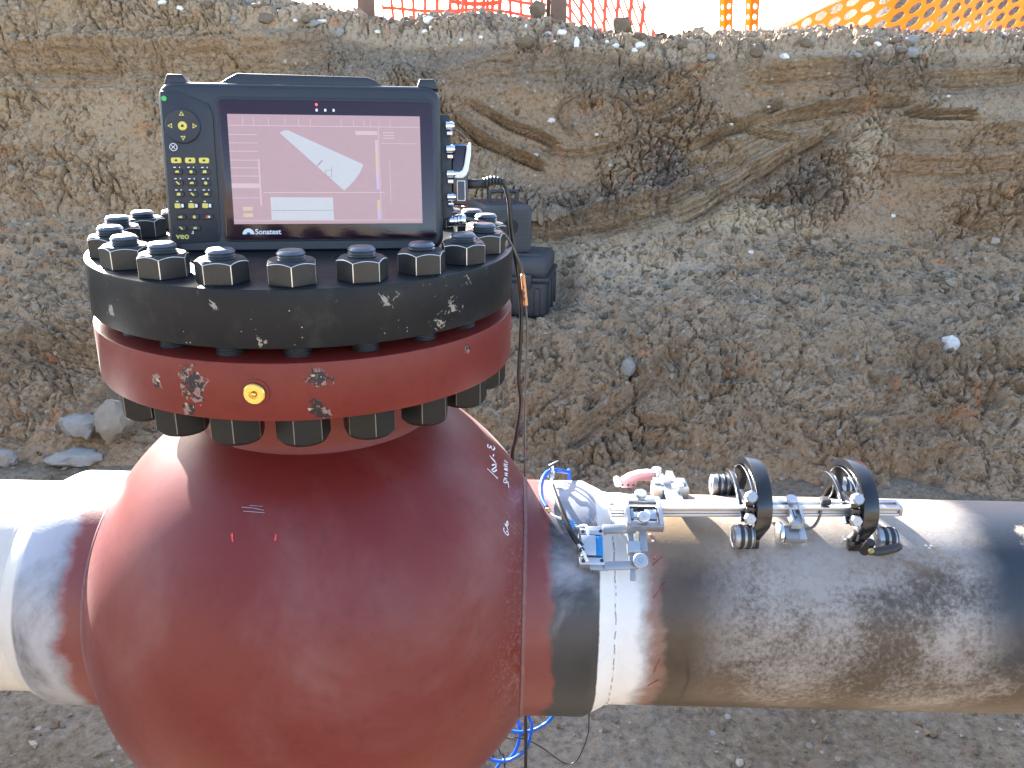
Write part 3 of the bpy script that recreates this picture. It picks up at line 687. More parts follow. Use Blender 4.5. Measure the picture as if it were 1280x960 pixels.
for i, (x, zt, r, lab) in enumerate(((.385, .50, .017, 'white pebble in the bank face just left of the scraped ring'), (.31, .345, .012, 'white pebble in the bank face below the scraped ring'), (1.24, .50, .010, 'pale pebble above the crossed scrape marks'), (1.42, .58, .009, 'pale pebble at the upper right of the crossed scrapes'), (.60, .44, .010, 'pale pebble inside the scraped ring'),
        (2.28, .64, .012, 'pale pebble high on the bank at far right'), (1.33, -.06, .016, 'pale stone on the ledge right of the case'), (2.03, .10, .012, 'pale pebble at the foot of the orange-brown seam'))):
    stone('pale_pebble', surf(x, zt)+Vector((0, -.003, 0)), r, (1.1, .8, .75), M['rock_white'], lab, 'pebble', 190+i)

# ------------------------------------------------------------------ safety fence on the rim
def net_mesh(path, pz_, z0f, hfun, m, hx=.30, hz=.28, wob=.02, seed=0, oval=False):
    """net of equal cells with a hole in each, following a polyline in xy; cells above hfun are left off"""
    V, F = [], []; ncol = len(path)-1
    def corner(i, k):
        x, y = path[i]; z = z0f(x)+pz_*k
        return Vector((x+.010*math.sin(z*9+i*.5), y+wob*math.sin(x*7+z*5+seed), z+.008*math.sin(i*.7+k*.3+seed)))
    for i in range(ncol):
        for k in range(int(hfun((path[i][0]+path[i+1][0])/2)/pz_+.5)):
            a, b, c, d = corner(i, k), corner(i+1, k), corner(i+1, k+1), corner(i, k+1); ctr = (a+b+c+d)/4
            ex = (b+c-a-d)/4; ez = (c+d-a-b)/4
            out = [a, (a+b)/2, b, (b+c)/2, c, (c+d)/2, d, (d+a)/2]
            if oval: inn = [ctr+ex*2*hx*math.cos(t)+ez*2*hz*math.sin(t) for t in [R(225), R(270), R(315), 0, R(45), R(90), R(135), R(180)]]
            else: inn = [ctr+ex*2*hx*u+ez*2*hz*w for u, w in ((-.93, -.93), (0, -1), (.93, -.93), (1, 0), (.93, .93), (0, 1), (-.93, .93), (-1, 0))]
            o0 = len(V); V += out+inn
            for q in range(8): r_ = (q+1) % 8; F.append((o0+q, o0+r_, o0+8+r_, o0+8+q))
    bm = bmesh.new(); bv = [bm.verts.new(v) for v in V]
    for f in F: bm.faces.new([bv[j] for j in f])
    bmesh.ops.remove_doubles(bm, verts=bm.verts[:], dist=1e-5)
    bmesh.ops.solidify(bm, geom=bm.faces[:], thickness=.003)
    return bm_mesh(bm, m, 60)
def rimz(x): return float(np.interp(x, RIMX, RIMZ))
YF = 3.72
def pathline(x0, x1, n, f): return [(x0+(x1-x0)*i/n, YF+f(x0+(x1-x0)*i/n)) for i in range(n+1)]
t = obj('safety_net', net_mesh(pathline(-.50, .40, 15, lambda x: .03*math.sin(x*5)), .063, lambda x: rimz(x)-.03, lambda x: 1.0, M['net_red'], .39, .39, .02, 1))
tag(t, 'red-orange plastic safety net stretched between the two rusty posts', 'safety net')
t = obj('safety_net', net_mesh([(x, y+.12) for x, y in pathline(-.15, .12, 6, lambda x: .02*math.sin(x*15))], .06, lambda x: rimz(x)-.03, lambda x: .95, M['net_red'], .33, .33, .03, 2))
tag(t, 'doubled-up fold of red net behind the net between the posts', 'safety net')
t = obj('safety_net', net_mesh(pathline(.42, .98, 9, lambda x: .05*math.sin(x*4)), .063, lambda x: rimz(x)-.04-.95*(1-max(.06, 1-((x-.42)/.56)**1.3)), lambda x: .95, M['net_red'], .38, .38, .03, 3))
tag(t, 'sagging red net running down to the right of the second post', 'safety net')
for i, xx in enumerate((1.285, 1.42)):
    t = obj('net_strip', net_mesh([(xx-.035+.07*k/2, YF+.02*math.sin(k*2)) for k in range(3)], .050, lambda x: rimz(x)-.03, lambda x: .95, M['net_orange'], .28, .28, .01, 5+i, True))
    tag(t, ('left' if i == 0 else 'right')+' of the two narrow upright strips of orange net', 'net strip')
t = obj('safety_net', net_mesh([(x, y+.25) for x, y in pathline(1.02, 1.75, 9, lambda x: .05*math.sin(x*5))], .055, lambda x: rimz(x)-.03, lambda x: .10+.03*math.sin(x*9), M['net_red'], .33, .30, .03, 9, True))
tag(t, 'low slumped run of red net behind the two upright strips', 'safety net')
t = obj('safety_net', net_mesh(pathline(1.50, 4.0, 34, lambda x: .10*math.sin(x*2.3)), .062, lambda x: rimz(x)-.03-(.93-min(.93, .08+.50*max(0, x-1.5))), lambda x: .93, M['net_orange'], .40, .36, .03, 8, True))
tag(t, 'bright orange net with oval holes in front of the spoil heap', 'safety net')
for i, (xx, lab) in enumerate(((-.575, 'left of two rusty brown steel posts on the trench rim'), (.405, 'right of two rusty brown steel posts on the trench rim'))):
    w, dp, th = .088, .07, .010
    outl = [(-w/2, -dp/2), (w/2, -dp/2), (w/2, -dp/2+th), (th/2, -dp/2+th), (th/2, dp/2-th), (w/2, dp/2-th), (w/2, dp/2), (-w/2, dp/2), (-w/2, dp/2-th), (-th/2, dp/2-th), (-th/2, -dp/2+th), (-w/2, -dp/2+th)]
    o = prism('fence_post', outl, 'xy', -.5, 1.25, M['post'], None, Matrix.Translation((xx, YF-.03, rimz(xx))) @ Matrix.Rotation(.35 if i else .2, 4, 'Z'), .002)
    tag(o, lab, 'post')
o = tube('fence_stake', [(-.22, YF+.05, .6), (-.215, YF+.05, 1.2), (-.21, YF+.05, 1.9)], .010, M['post']); tag(o, 'thin stake behind the doubled red net', 'stake')

# ------------------------------------------------------------------ equipment case and battery box on the ledge
t = empty('equipment_case', 'dusty dark hard case standing on the bank ledge under the grey box', 'case', (.16, 2.66, -.29))
CM = Matrix.Translation((.165, 2.66, -.29)) @ Matrix.Rotation(R(-8), 4, 'Z')
bm = bmesh.new(); box_bm(bm, (0, 0, .085), (.44, .32, .17), .028, 3); obj('bottom_shell', bm_mesh(bm, M['case']), t, CM)
bm = bmesh.new(); box_bm(bm, (0, 0, .215), (.44, .32, .09), .030, 3); obj('lid', bm_mesh(bm, M['case_dusty']), t, CM)
box('rim_flange', (0, 0, .170), (.462, .342, .022), M['case'], t, .008, CM)
for xx in (-.13, .13): box('latch', (xx, -.172, .165), (.05, .018, .06), M['case'], t, .005, CM)
for yy in (-.10, .02, .12): box('side_rib', (.222, yy, .085), (.018, .022, .14), M['case'], t, .005, CM)
for xx in (-.18, -.06, .06, .18): box('front_rib', (xx, -.162, .075), (.022, .016, .12), M['case'], t, .005, CM)
box('lid_rib', (0, -.08, .260), (.36, .03, .012), M['case_dusty'], t, .004, CM); box('lid_rib', (0, .08, .260), (.36, .03, .012), M['case_dusty'], t, .004, CM)
t = empty('battery_box', 'grey ribbed power box with handle and round vent on top of the case', 'power box', (.14, 2.68, -.02))
BM = Matrix.Translation((.150, 2.67, -.026)) @ Matrix.Rotation(R(20), 4, 'Z')
prism('body', rrect(-.11, 0, .11, .205, .022), 'xz', -.12, .12, M['case_dusty'], t, BM, .012)
for k in range(17): box('rib', (0, -.1215, .02+.0102*k), (.185, .003, .0042), M['case_dusty'], t, 0, BM)
lathe('vent', [(.0005, 0), (.030, 0), (.032, .0015), (.032, .004)], M['black_rub'], t, 32, 'Z', BM @ Matrix.Translation((.01, -.124, .115)) @ Matrix.Rotation(R(90), 4, 'X'))
for k in range(3): lathe('vent_ring', [(.008+.008*k, 0), (.008+.008*k, .002), (.010+.008*k, .002), (.010+.008*k, 0)], M['case'], t, 28, 'Z', BM @ Matrix.Translation((.01, -.128, .115)) @ Matrix.Rotation(R(90), 4, 'X'))
tube('handle', [(-.06, -.05, .20), (-.06, -.05, .245), (-.05, -.05, .255), (.05, -.05, .255), (.06, -.05, .245), (.06, -.05, .20)], .008, M['case'], t, BM, n=4)
box('handle_plate', (0, .0, .207), (.17, .15, .006), M['case'], t, .002, BM)

# ------------------------------------------------------------------ the valve
valve = empty('ball_valve', 'round dark red valve body with bolted flanges, joined into the pipeline', 'valve', (0, 0, -.298))
RS, RP, RPI = .298, .152, .1365
a0 = math.asin(min(1, .1565/RS)); prof = []
for k in range(73):
    a = a0+(math.pi-2*a0)*k/72; prof.append((RS*math.sin(a), -RS*math.cos(a)))
body = lathe('body', prof, M['red_body'], valve, 144, 'X', None, 60)
lathe('neck', [(.150, .250), (.141, .262), (.1385, .272), (.138, .30), (.139, .330), (.145, .3395)], M['red_neck'], valve, 96)
def disc(name, r, z0, z1, m, bev=.004, inner=.0):
    p = [(inner, z0)] if inner else [(.0005, z0)]
    p += [(r-bev, z0), (r-bev*.3, z0+bev*.3), (r, z0+bev), (r, (z0+z1)/2), (r, z1-bev), (r-bev*.3, z1-bev*.3), (r-bev, z1), (p[0][0], z1)]
    return lathe(name, p, m, valve, 160, 'Z', None, 24)
disc('body_flange', .2345, .3393, .3968, M['red_flange'], .0016)
lathe('raised_face', [(.11, .3969), (.158, .3969), (.158, .4097), (.11, .4097)], M['black_flange'], valve, 72)
disc('cover_flange', .2342, .4098, .4657, M['black_flange'], .0022)
for sx in (-1, 1):
    pr_ = [(.1515, .2440), (RP, .256), (RP, .300), (RP, .334), (RP-.0015, .3375), (.1405, .3575), (.1372, .3625)]
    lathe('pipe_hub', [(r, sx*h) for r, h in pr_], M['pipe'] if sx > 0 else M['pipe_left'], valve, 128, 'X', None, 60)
    lathe('weld_bead', [(.1520+.0036*math.sin(k*math.pi/4), sx*(.2515+.0075*k/4)) for k in range(5)], M['weld'], valve, 128, 'X', None, 70)
# grease fitting on the red flange
gM = Matrix.Translation((.0009, -.2343, .3682)) @ Matrix.Rotation(R(90), 4, 'X')
gf_ = lathe('grease_fitting', [(.0005, .0040), (.0042, .0040), (.0045, .0052), (.0092, .0052), (.0102, .004), (.0104, 0)], M['brass'], valve, 32, 'Z', gM)
lathe('grease_ball', [(.0005, .0075), (.002, .0070), (.0030, .0052), (.0032, .004)], M['brass'], gf_, 20, 'Z', gM)
lathe('fitting_recess', [(.0104, .0012), (.0135, .0008), (.0140, -.002)], M['red_neck'], valve, 32, 'Z', gM)
# nuts: chamfered hexagons with worn bright edges
def nut_mesh(af=.0425, h=.0220, bottom=False):
    V, F, MI = [], [], []; rc = af*.475; ths = []
    for k in range(6):
        c = 60*k
        ths += [c-1.1, c+1.1]+[c+8, c+16, c+24, c+30, c+36, c+44, c+52]
    ths = sorted(x % 360 for x in ths); n_ = len(ths); rows = 8
    for th in ths:
        q = (th % 60)-30; r = af/2/math.cos(R(q)); r = min(r, af/2/math.cos(R(30))*.988)
        dz = max(0, (r-rc))*.62
        for rr, z in ((rc*.58, h), (rc*.60, h-.0004), (rc, h-.0004), (rc+.0003, h-.0007), (r-.0004, h-dz-.0007), (r, h-dz-.0013), (r, .0008), (r-.0008, 0)):
            V.append((rr*math.cos(R(th)), rr*math.sin(R(th)), z))
    for i in range(n_):
        j = (i+1) % n_; corner = ((ths[i]+1.2) % 60) < .3
        for k in range(rows-1):
            F.append((i*rows+k, i*rows+k+1, j*rows+k+1, j*rows+k)[::-1] if False else (i*rows+k, j*rows+k, j*rows+k+1, i*rows+k+1)); MI.append(1 if (corner and k in (4, 5)) or (k == 4 and not bottom) else 0)
    return V, F, MI
nv, nf, nmi = nut_mesh()
nut_me = mesh(nv, nf, [M['nut'], M['nut_edge']], True, nmi)
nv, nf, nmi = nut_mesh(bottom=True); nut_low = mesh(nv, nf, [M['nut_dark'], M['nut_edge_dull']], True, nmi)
for q_ in (nut_me, nut_low):
    bm = bmesh.new(); bm.from_mesh(q_); bmesh.ops.recalc_face_normals(bm, faces=bm.faces[:]); bm.to_mesh(q_); bm.free(); auto(q_, 28)
ZT = .4968; ZB = .3085-.0015; pit = .0026; sr = .0131; sp_ = [(.0005, ZB), (sr-.0025, ZB), (sr, ZB+.002)]
z = ZB+.002
while z < ZT-.0045: sp_ += [(sr, z), (sr-.0017, z+pit*.5)]; z += pit
sp_ += [(sr, ZT-.003), (sr-.0022, ZT-.0003), (sr-.004, ZT), (.0005, ZT)]
sV, sF = lathe_vf(sp_, 28); stud_me = auto(mesh(sV, sF, M['stud']), 50)
RB = .2051; PH = .1686
for k in range(20):
    a = -math.pi/2+PH+k*2*math.pi/20; p = Vector((RB*math.cos(a), RB*math.sin(a), 0))
    o = obj('stud_bolt', stud_me, valve, Matrix.Translation(p+Vector((0, 0, random.uniform(-.0022, .0016)))) @ Matrix.Rotation(random.random()*6, 4, 'Z'))
    obj('hex_nut', nut_me, valve, Matrix.Translation(p+Vector((0, 0, .4658))) @ Matrix.Rotation(random.random()*6, 4, 'Z'))
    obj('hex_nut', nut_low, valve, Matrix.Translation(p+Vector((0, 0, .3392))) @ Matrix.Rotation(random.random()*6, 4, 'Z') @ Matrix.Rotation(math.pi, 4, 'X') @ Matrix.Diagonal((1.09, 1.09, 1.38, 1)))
# paint-pen writing on the body
STROKES = [[(0.2091, -0.049, 0.2072), (0.2159, -0.0488, 0.2001), (0.222, -0.0484, 0.1934)],
[(0.2203, -0.0332, 0.1986), (0.2186, -0.039, 0.1993), (0.2165, -0.0439, 0.2006), (0.2145, -0.0439, 0.2027), (0.217, -0.0362, 0.2016), (0.2191, -0.0295, 0.2005), (0.2182, -0.0266, 0.2018), (0.216, -0.0305, 0.2036), (0.2142, -0.0352, 0.2048)],
[(0.2106, -0.0189, 0.2106), (0.2141, -0.0206, 0.2069), (0.218, -0.0206, 0.2027), (0.2145, -0.0189, 0.2066), (0.2125, -0.0205, 0.2085), (0.2199, -0.0233, 0.2003)],
[(0.2149, -0.0127, 0.2066), (0.2156, -0.0055, 0.2062)],
[(0.2078, 0.0074, 0.214), (0.2075, -0.0012, 0.2144), (0.2097, -0.0002, 0.2123), (0.2115, 0.0107, 0.2102), (0.2121, 0.0045, 0.2099), (0.214, 0.0032, 0.2079), (0.216, 0.0158, 0.2053), (0.2138, 0.0189, 0.2073)],
[(0.2294, -0.036, 0.1875), (0.2292, -0.0434, 0.186), (0.2332, -0.035, 0.1828), (0.2296, -0.0343, 0.1875), (0.2331, -0.0289, 0.184)],
[(0.234, -0.0323, 0.1824), (0.2353, -0.042, 0.1787)], [(0.2299, -0.0272, 0.1883), (0.233, -0.0224, 0.1851), (0.2298, -0.0232, 0.1889), (0.2339, -0.0158, 0.1846)],
[(0.2286, -0.0171, 0.1911), (0.2335, -0.009, 0.1856), (0.2291, -0.0128, 0.1908), (0.2337, -0.0044, 0.1854)],
[(0.2279, -0.0091, 0.1924), (0.233, 0.0001, 0.1864), (0.2283, -0.0042, 0.1921), (0.2332, 0.0076, 0.186)], [(0.2281, 0.005, 0.1924), (0.2331, 0.0132, 0.1858), (0.2286, 0.0106, 0.1915)],
[(0.2339, -0.0648, 0.1736), (0.233, -0.0715, 0.1721), (0.2342, -0.0742, 0.1694)],
[(0.231, -0.1034, 0.1581), (0.2311, -0.1066, 0.1558), (0.2336, -0.1068, 0.1519), (0.2361, -0.105, 0.1493), (0.2357, -0.1022, 0.1518), (0.2335, -0.1043, 0.1538)],
[(0.2359, -0.1006, 0.1525), (0.234, -0.0968, 0.1578), (0.2346, -0.0913, 0.1602), (0.2357, -0.0939, 0.157), (0.2333, -0.0984, 0.1578), (0.2318, -0.0975, 0.1606)]]
def ribbon(strokes, w, r, m):
    V, F = [], []
    for s in strokes:
        P = catmull(s, 4); n0 = None
        for i, p in enumerate(P):
            nn = p.normalized(); p = nn*r; t_ = (P[min(i+1, len(P)-1)]-P[max(i-1, 0)]).normalized(); sd = nn.cross(t_).normalized()
            ww = w*(.75+.5*random.random()); V += [p+sd*ww/2, p-sd*ww/2]
            if i: b = len(V)-4; F.append((b, b+1, b+3, b+2))
    return mesh(V, F, m)
obj('paint_writing', ribbon(STROKES[:5], .0017, .2986, M['paint_white']), body)
obj('paint_writing', ribbon(STROKES[5:11]+STROKES[12:], .0013, .2986, M['paint_white']), body)
for mk_ in ([(-.0441, -.2115, .2058), (-.0419, -.2174, .2)], [(.0017, -.2143, .2076), (.0018, -.2188, .2029)]): obj('paint_mark', ribbon([mk_], .0020, .2986, M['paint_red']), body)
obj('scuff_mark', ribbon([[(-.0389, -.1916, .2254), (-.0265, -.193, .2252), (-.0145, -.1959, .2246)], [(-.0364, -.1952, .2228), (-.0132, -.1979, .2229)], [(-.0306, -.191, .2272), (-.0169, -.1925, .2274)]], .0005, .2985, M['alu']), body)

# ------------------------------------------------------------------ pipes
def pipe_thing(sx, label):
    t = empty('pipe', label, 'pipe', (sx*.9, 0, -RPI))
    m = M['pipe'] if sx > 0 else M['pipe_left']
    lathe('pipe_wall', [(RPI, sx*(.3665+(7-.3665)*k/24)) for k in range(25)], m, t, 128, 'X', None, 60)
    lathe('girth_weld', [(RPI+.0001+(.0010 if sx > 0 else .0002)*math.sin(k*math.pi/4), sx*(.3610+.007*k/4)) for k in range(5)], m, t, 128, 'X', None, 70)
    return t
pr_t = pipe_thing(1, 'steel pipe with grey overspray and rust running right from the valve')
pl_t = pipe_thing(-1, 'pale sunlit pipe running left from the valve')
def cylp(x, a, r): return (x, r*math.cos(R(a)), r*math.sin(R(a)))
red_ticks = [[cylp(.412, 128, RPI+.0006), cylp(.4135, 126, RPI+.0006)], [cylp(.409, 147, RPI+.0006), cylp(.424, 139, RPI+.0006)], [cylp(.413, 186, RPI+.0006), cylp(.418, 178, RPI+.0006)], [cylp(.408, 196, RPI+.0006), cylp(.42, 191, RPI+.0006)], [cylp(.409, 131, RPI+.0006), cylp(.423, 126, RPI+.0006)]]
for s in red_ticks: tube('crayon_mark', s, .0006, M['crayon'], pr_t, smoothpath=False, seg=5)
for x, a in ((.4105, 113.5), (.413, 117.5), (.745, 116.5), (.751, 116.7), (.748, 118)): obj('paint_speck', rock_mesh(int(x*9000), .0022, (1, 1, .6), M['rock_white'], 1), pr_t, Matrix.Translation(cylp(x, a, RPI)))

# ------------------------------------------------------------------ flaw detector standing on the cover flange
yaw, tilt = .164, .1731
e1 = Vector((math.cos(yaw), math.sin(yaw), 0)); n0 = Vector((-math.sin(yaw), math.cos(yaw), 0))
e3 = Vector((0, 0, 1))*math.cos(tilt)+n0*math.sin(tilt); e2 = n0*math.cos(tilt)-Vector((0, 0, 1))*math.sin(tilt)
DO = Vector((.0345, -.04, .4946))
DM = Matrix(((e1.x, e2.x, e3.x, DO.x), (e1.y, e2.y, e3.y, DO.y), (e1.z, e2.z, e3.z, DO.z), (0, 0, 0, 1)))
dev = empty('flaw_detector', 'dark portable ultrasonic test instrument with lit pink screen on the flange', 'test instrument', M=DM)
def D(name, outline, d0, d1, m, parent=None, bev=0.0): return prism(name, outline, 'xz', d0, d1, m, parent or dev, DM, bev)
# main shell: rounded rectangle, chamfered so that it stands on its lower rear edge
bm = bmesh.new(); layers = [(.000, .0065, 0), (.0012, .0035, 0), (.0035, .0012, 0), (.007, .0, 0), (.045, .0, .0075), (.060, .006, .0125)]; rings = []
for d_, ins, lift in layers:
    rings.append([bm.verts.new((x, d_, z)) for x, z in rrect(-.170+ins, -.0295+ins*.4+lift, .124-ins, .1465-ins, .016-ins*.5, 7)])
n_ = len(rings[0])
for A, B in zip(rings, rings[1:]):
    for i in range(n_): bm.faces.new((A[i], A[(i+1) % n_], B[(i+1) % n_], B[i]))
bm.faces.new(rings[0][::-1]); bm.faces.new(rings[-1])
shell = obj('shell', bm_mesh(bm, M['device'], 30), dev, DM)
D('keypad_panel', [(-.1665, -.021), (-.118, -.018), (-.1155, -.012), (-.1155, .112), (-.119, .124), (-.150, .1365), (-.1665, .136)], -.0012, .002, M['device_key'], None, .0008)
D('screen_surround', rrect(-.1135, -.0185, .1185, .1315, .008), -.0016, .002, M['device'], None, .0008)
bez = D('bezel', rrect(-.1105, -.0165, .1160, .1285, .006), -.0026, .001, M['bezel'], None, .0006)
scr = D('screen', [(-.1007, 0), (.1007, 0), (.1007, .1138), (-.1007, .1138)], -.0030, -.0020, M['screen'])
SW, SH = .2014, .1138
def sp(u, v): return (-.1007+SW*u, SH*(1-v))          # screen fractions from top-left
def flat(name, pts, m, d=-.0034): return prism(name, [sp(*p) for p in pts], 'xz', d, -.0030, m, scr, DM)
def rectp(u0, v0, u1, v1): return [(u0, v1), (u1, v1), (u1, v0), (u0, v0)]
arc = [(.690-.105*0, .447)]
arc = [(.280, .145), (.302, .139), (.690, .447), (.672, .52), (.645, .585), (.612, .645), (.583, .690), (.262, .165)]
wedge = flat('sector_scan', arc, M['screen_white'])
flat('echo_mark', [(.445, .46), (.452, .465), (.478, .415), (.474, .405)], M['screen_grey'], -.0037)
for a, b, c, d in ((.49, .50, .52, .505), (.49, .56, .52, .565), (.489, .50, .492, .565), (.52, .47, .523, .565)): flat('cursor_line', rectp(a, b, c, d), M['screen_grey'], -.0037)
flat('strip_chart', [(.195, .963), (.522, .965), (.522, .755), (.195, .752)], M['screen_white'])
flat('strip_chart_line', rectp(.195, .872, .522, .877), M['screen_grey'], -.0037)
flat('tool_bar_line', rectp(0, .098, 1, .104), M['screen_line'])
for u in (.075, .13, .205, .29, .36, .42, .58, .645, .70, .735, .78, .84): flat('tool_bar_divider', rectp(u, .03, u+.003, .10), M['screen_line'])
for v in (.18, .255, .33, .41, .48, .555): flat('menu_line', rectp(.0, v, .145, v+.006), M['screen_line'])
flat('menu_highlight', rectp(.0, .625, .148, .668), M['screen_line']); flat('menu_line', rectp(0, .755, .148, .761), M['screen_line'])
flat('menu_side', rectp(.142, .405, .150, .83), M['screen_line']); flat('plot_divider', rectp(.16, .705, .80, .712), M['screen_line']); flat('plot_frame', rectp(.775, .10, .779, .97), M['screen_line'])
flat('status_line', rectp(.0, .965, 1, .971), M['screen_line']); flat('status_line', rectp(.79, .25, .98, .255), M['screen_line']); flat('side_line', rectp(.83, .40, .833, .80), M['screen_line'])
for v in (.15, .175, .20): flat('readout_line', rectp(.80, v, .86, v+.008), M['screen_line'])
flat('readout_line', rectp(.655, .14, .77, .175), M['screen_line'])
for v0, v1, m in ((.22, .34, 'screen_line'), (.34, .46, 'screen_yel'), (.56, .68, 'screen_vio'), (.46, .56, 'screen_line'), (.78, .87, 'screen_yel'), (.87, .96, 'screen_vio')): flat('colour_scale', rectp(.757, v0, .772, v1), M[m])
for v in (.84, .90): flat('menu_icon', rectp(.05, v, .10, v+.035), M['screen_yel'])
# lettering and lamps on the bezel
def dtext(s, size, u, v, m, d, parent, bold=False): return obj('lettering', text_mesh(s, size, m, .00008, bold), parent, DM @ Matrix.Translation((u, d, v)) @ Matrix.Rotation(R(90), 4, 'X'))
dtext('Sonatest', .0078, -.0795, -.0108, M['white_p'], -.00275, bez, True)
hs = [(-.0865+.0062*math.cos(R(a)), -.0108+.0062*math.sin(R(a))) for a in range(0, 181, 15)]
D('logo_mark', hs, -.0030, -.0026, M['white_p'], bez)
D('logo_mark', [(-.0865+.0022*math.cos(R(a)), -.0108+.0022*math.sin(R(a))) for a in range(0, 181, 30)], -.0032, -.0026, M['bezel'], bez)
kp = [o for o in dev.children if o.name.startswith('keypad_panel')][0]
dtext('veo', .0090, -.1615, -.0150, M['yellow'], -.0014, kp, True); dtext('3', .0058, -.1458, -.0100, M['white_p'], -.0014, kp, True)
def circ(u, v, r, n=20): return [(u+r*math.cos(2*math.pi*k/n), v+r*math.sin(2*math.pi*k/n)) for k in range(n)]
D('warning_lamp', circ(-.0085, .1245, .0013), -.0034, -.002, M['led_red'], bez)
for u in (-.0085, .0005, .0092): D('lamp_symbol', rrect(u-.0011, .1175, u+.0011, .1203, .0005, 2), -.0029, -.002, M['white_p'], bez)
D('power_lamp', circ(-.1630, .1285, .0026), -.0022, 0, M['led_green'], kp)
pad = lathe('direction_pad', [(.0005, .0018), (.004, .0018), (.013, .0026), (.0165, .0030), (.0176, .0022), (.0178, -.001)], M['device_key'], dev, 48, 'Z', DM @ Matrix.Translation((-.1462, -.0012, .1010)) @ Matrix.Rotation(R(90), 4, 'X'))
lathe('pad_button', [(.0005, .0032), (.0040, .0032), (.0046, .0026), (.0046, .0)], M['yellow'], pad, 28, 'Z', DM @ Matrix.Translation((-.1462, -.0012, .1010)) @ Matrix.Rotation(R(90), 4, 'X'))
D('button_mark', [(-.1475, .0998), (-.1449, .0998), (-.1449, .1022), (-.1475, .1022)], -.0047, -.004, M['key'], pad)
for k in range(4):
    a = k*math.pi/2; cu, cv = -.1462+.0118*math.cos(a), .1010+.0118*math.sin(a)
    tri = [(cu+.0030*math.cos(a), cv+.0030*math.sin(a))]+[(cu+.0030*math.cos(a+s*2.1), cv+.0030*math.sin(a+s*2.1)) for s in (1, -1)]
    D('arrow_mark', tri, -.0044, -.003, M['yellow'], pad)
    c2_ = [(cu+.0015*math.cos(a), cv+.0015*math.sin(a))]+[(cu+.0015*math.cos(a+s*2.1), cv+.0015*math.sin(a+s*2.1)) for s in (1, -1)]
    D('arrow_mark', c2_, -.0047, -.003, M['device_key'], pad)
D('cancel_key', circ(-.1572, .0797, .0040), -.0022, 0, M['white_p'], kp); D('cancel_key', circ(-.1572, .0797, .0033), -.0025, 0, M['key'], kp)
for s in (1, -1): D('cancel_mark', [(-.1572-.0019, .0797-.0019*s-.0004), (-.1572-.0019, .0797-.0019*s+.0004), (-.1572+.0019, .0797+.0019*s+.0004), (-.1572+.0019, .0797+.0019*s-.0004)], -.0028, 0, M['white_p'], kp)
rows_ = [.0662, .0546, .0430, .0314, .0195, .0078, -.0038]
for ri, v in enumerate(rows_):
    for ci_, u in enumerate((-.1553, -.1413, -.1273)):
        if ri == 6 and ci_ == 2: continue
        key = D('key', rrect(u-.0052, v-.0029, u+.0052, v+.0029, .0016, 3), -.0030, 0, M['yellow'] if ri == 0 else M['key'], kp, .0004)
        if ri == 0: D('key_symbol', rectp(0, 0, 1, 1) and [(u-.0014, v-.0010), (u+.0014, v-.0010), (u+.0010, v+.0011), (u-.0010, v+.0011)], -.0032, -.002, M['key'], kp)
        elif ri == 4:
            D('key_symbol', rrect(u-.0049, v-.0025, u+.0010, v+.0025, .0008, 2), -.0033, -.002, M['yellow'], kp)
            D('key_symbol', [(u+.0018, v-.0018), (u+.0042, v-.0018), (u+.0042, v+.0018), (u+.0018, v+.0018)], -.0033, -.002, M['white_p'], kp)
        else:
            shp = (ri*3+ci_) % 4
            sym = circ(u+.0002, v, .0017, 10) if shp == 0 else [(u-.0020, v-.0014), (u+.0016, v-.0014), (u+.0020, v+.0014), (u-.0014, v+.0016)] if shp == 1 else [(u-.0022, v+.0012), (u+.0006, v-.0018), (u+.0022, v-.0012), (u-.0006, v+.0018)] if shp == 2 else [(u-.002, v-.001), (u+.0022, v-.001), (u+.0015, v+.0014), (u-.0015, v+.0008)]
            D('key_symbol', sym, -.0033, -.002, M['red_p'] if (ri == 5 and ci_ == 2) else M['yellow'], kp)
            if ri == 5 and ci_ == 2: D('key_symbol', circ(u+.0014, v, .0011, 10), -.0034, -.002, M['white_p'], kp)
        if 1 <= ri <= 4:
            D('key_caption', [(u-.0036, v+.0040), (u-.0012, v+.0040), (u-.0012, v+.0050), (u-.0036, v+.0050)], -.0014, 0, M['white_p'], kp)
            if ri < 4: D('key_caption', [(u+.0020, v+.0040), (u+.0030, v+.0040), (u+.0030, v+.0052), (u+.0020, v+.0052)], -.0014, 0, M['white_p'], kp)
# handle and corner bumpers on top
D('handle', [(-.112, .1450), (-.098, .1535), (-.090, .1575), (.046, .1560), (.054, .1530), (.066, .1450)], .010, .040, M['device'], None, .0015)
for u in (-.078, .036): D('handle_bolt', circ(u, .1528, .0013, 10), .0094, .013, M['black_rub'])
for u in (-.1615, .1010):
    D('corner_bumper', [(u-.003, .144), (u+.001, .1545), (u+.017, .1545), (u+.022, .144)], .006, .05, M['device_key'], None, .0015)
# connector block on the right-hand side
D('connector_block', rrect(.1225, .004, .1355, .119, .003), .016, .052, M['device_key'], None, .001)
for v in (.1065, .0815, .0545, .0290):
    lathe('socket', [(.0005, .0), (.0048, 0), (.0048, .0075), (.0036, .0075), (.0036, .0095), (.0005, .0095)], M['chrome'], dev, 20, 'X', DM @ Matrix.Translation((.1300, .014, v)))
    lathe('socket_screw', [(.0005, .0), (.0022, 0), (.0022, .006), (.0005, .006)], M['chrome'], dev, 12, 'X', DM @ Matrix.Translation((.1310, .012, v-.0085)))

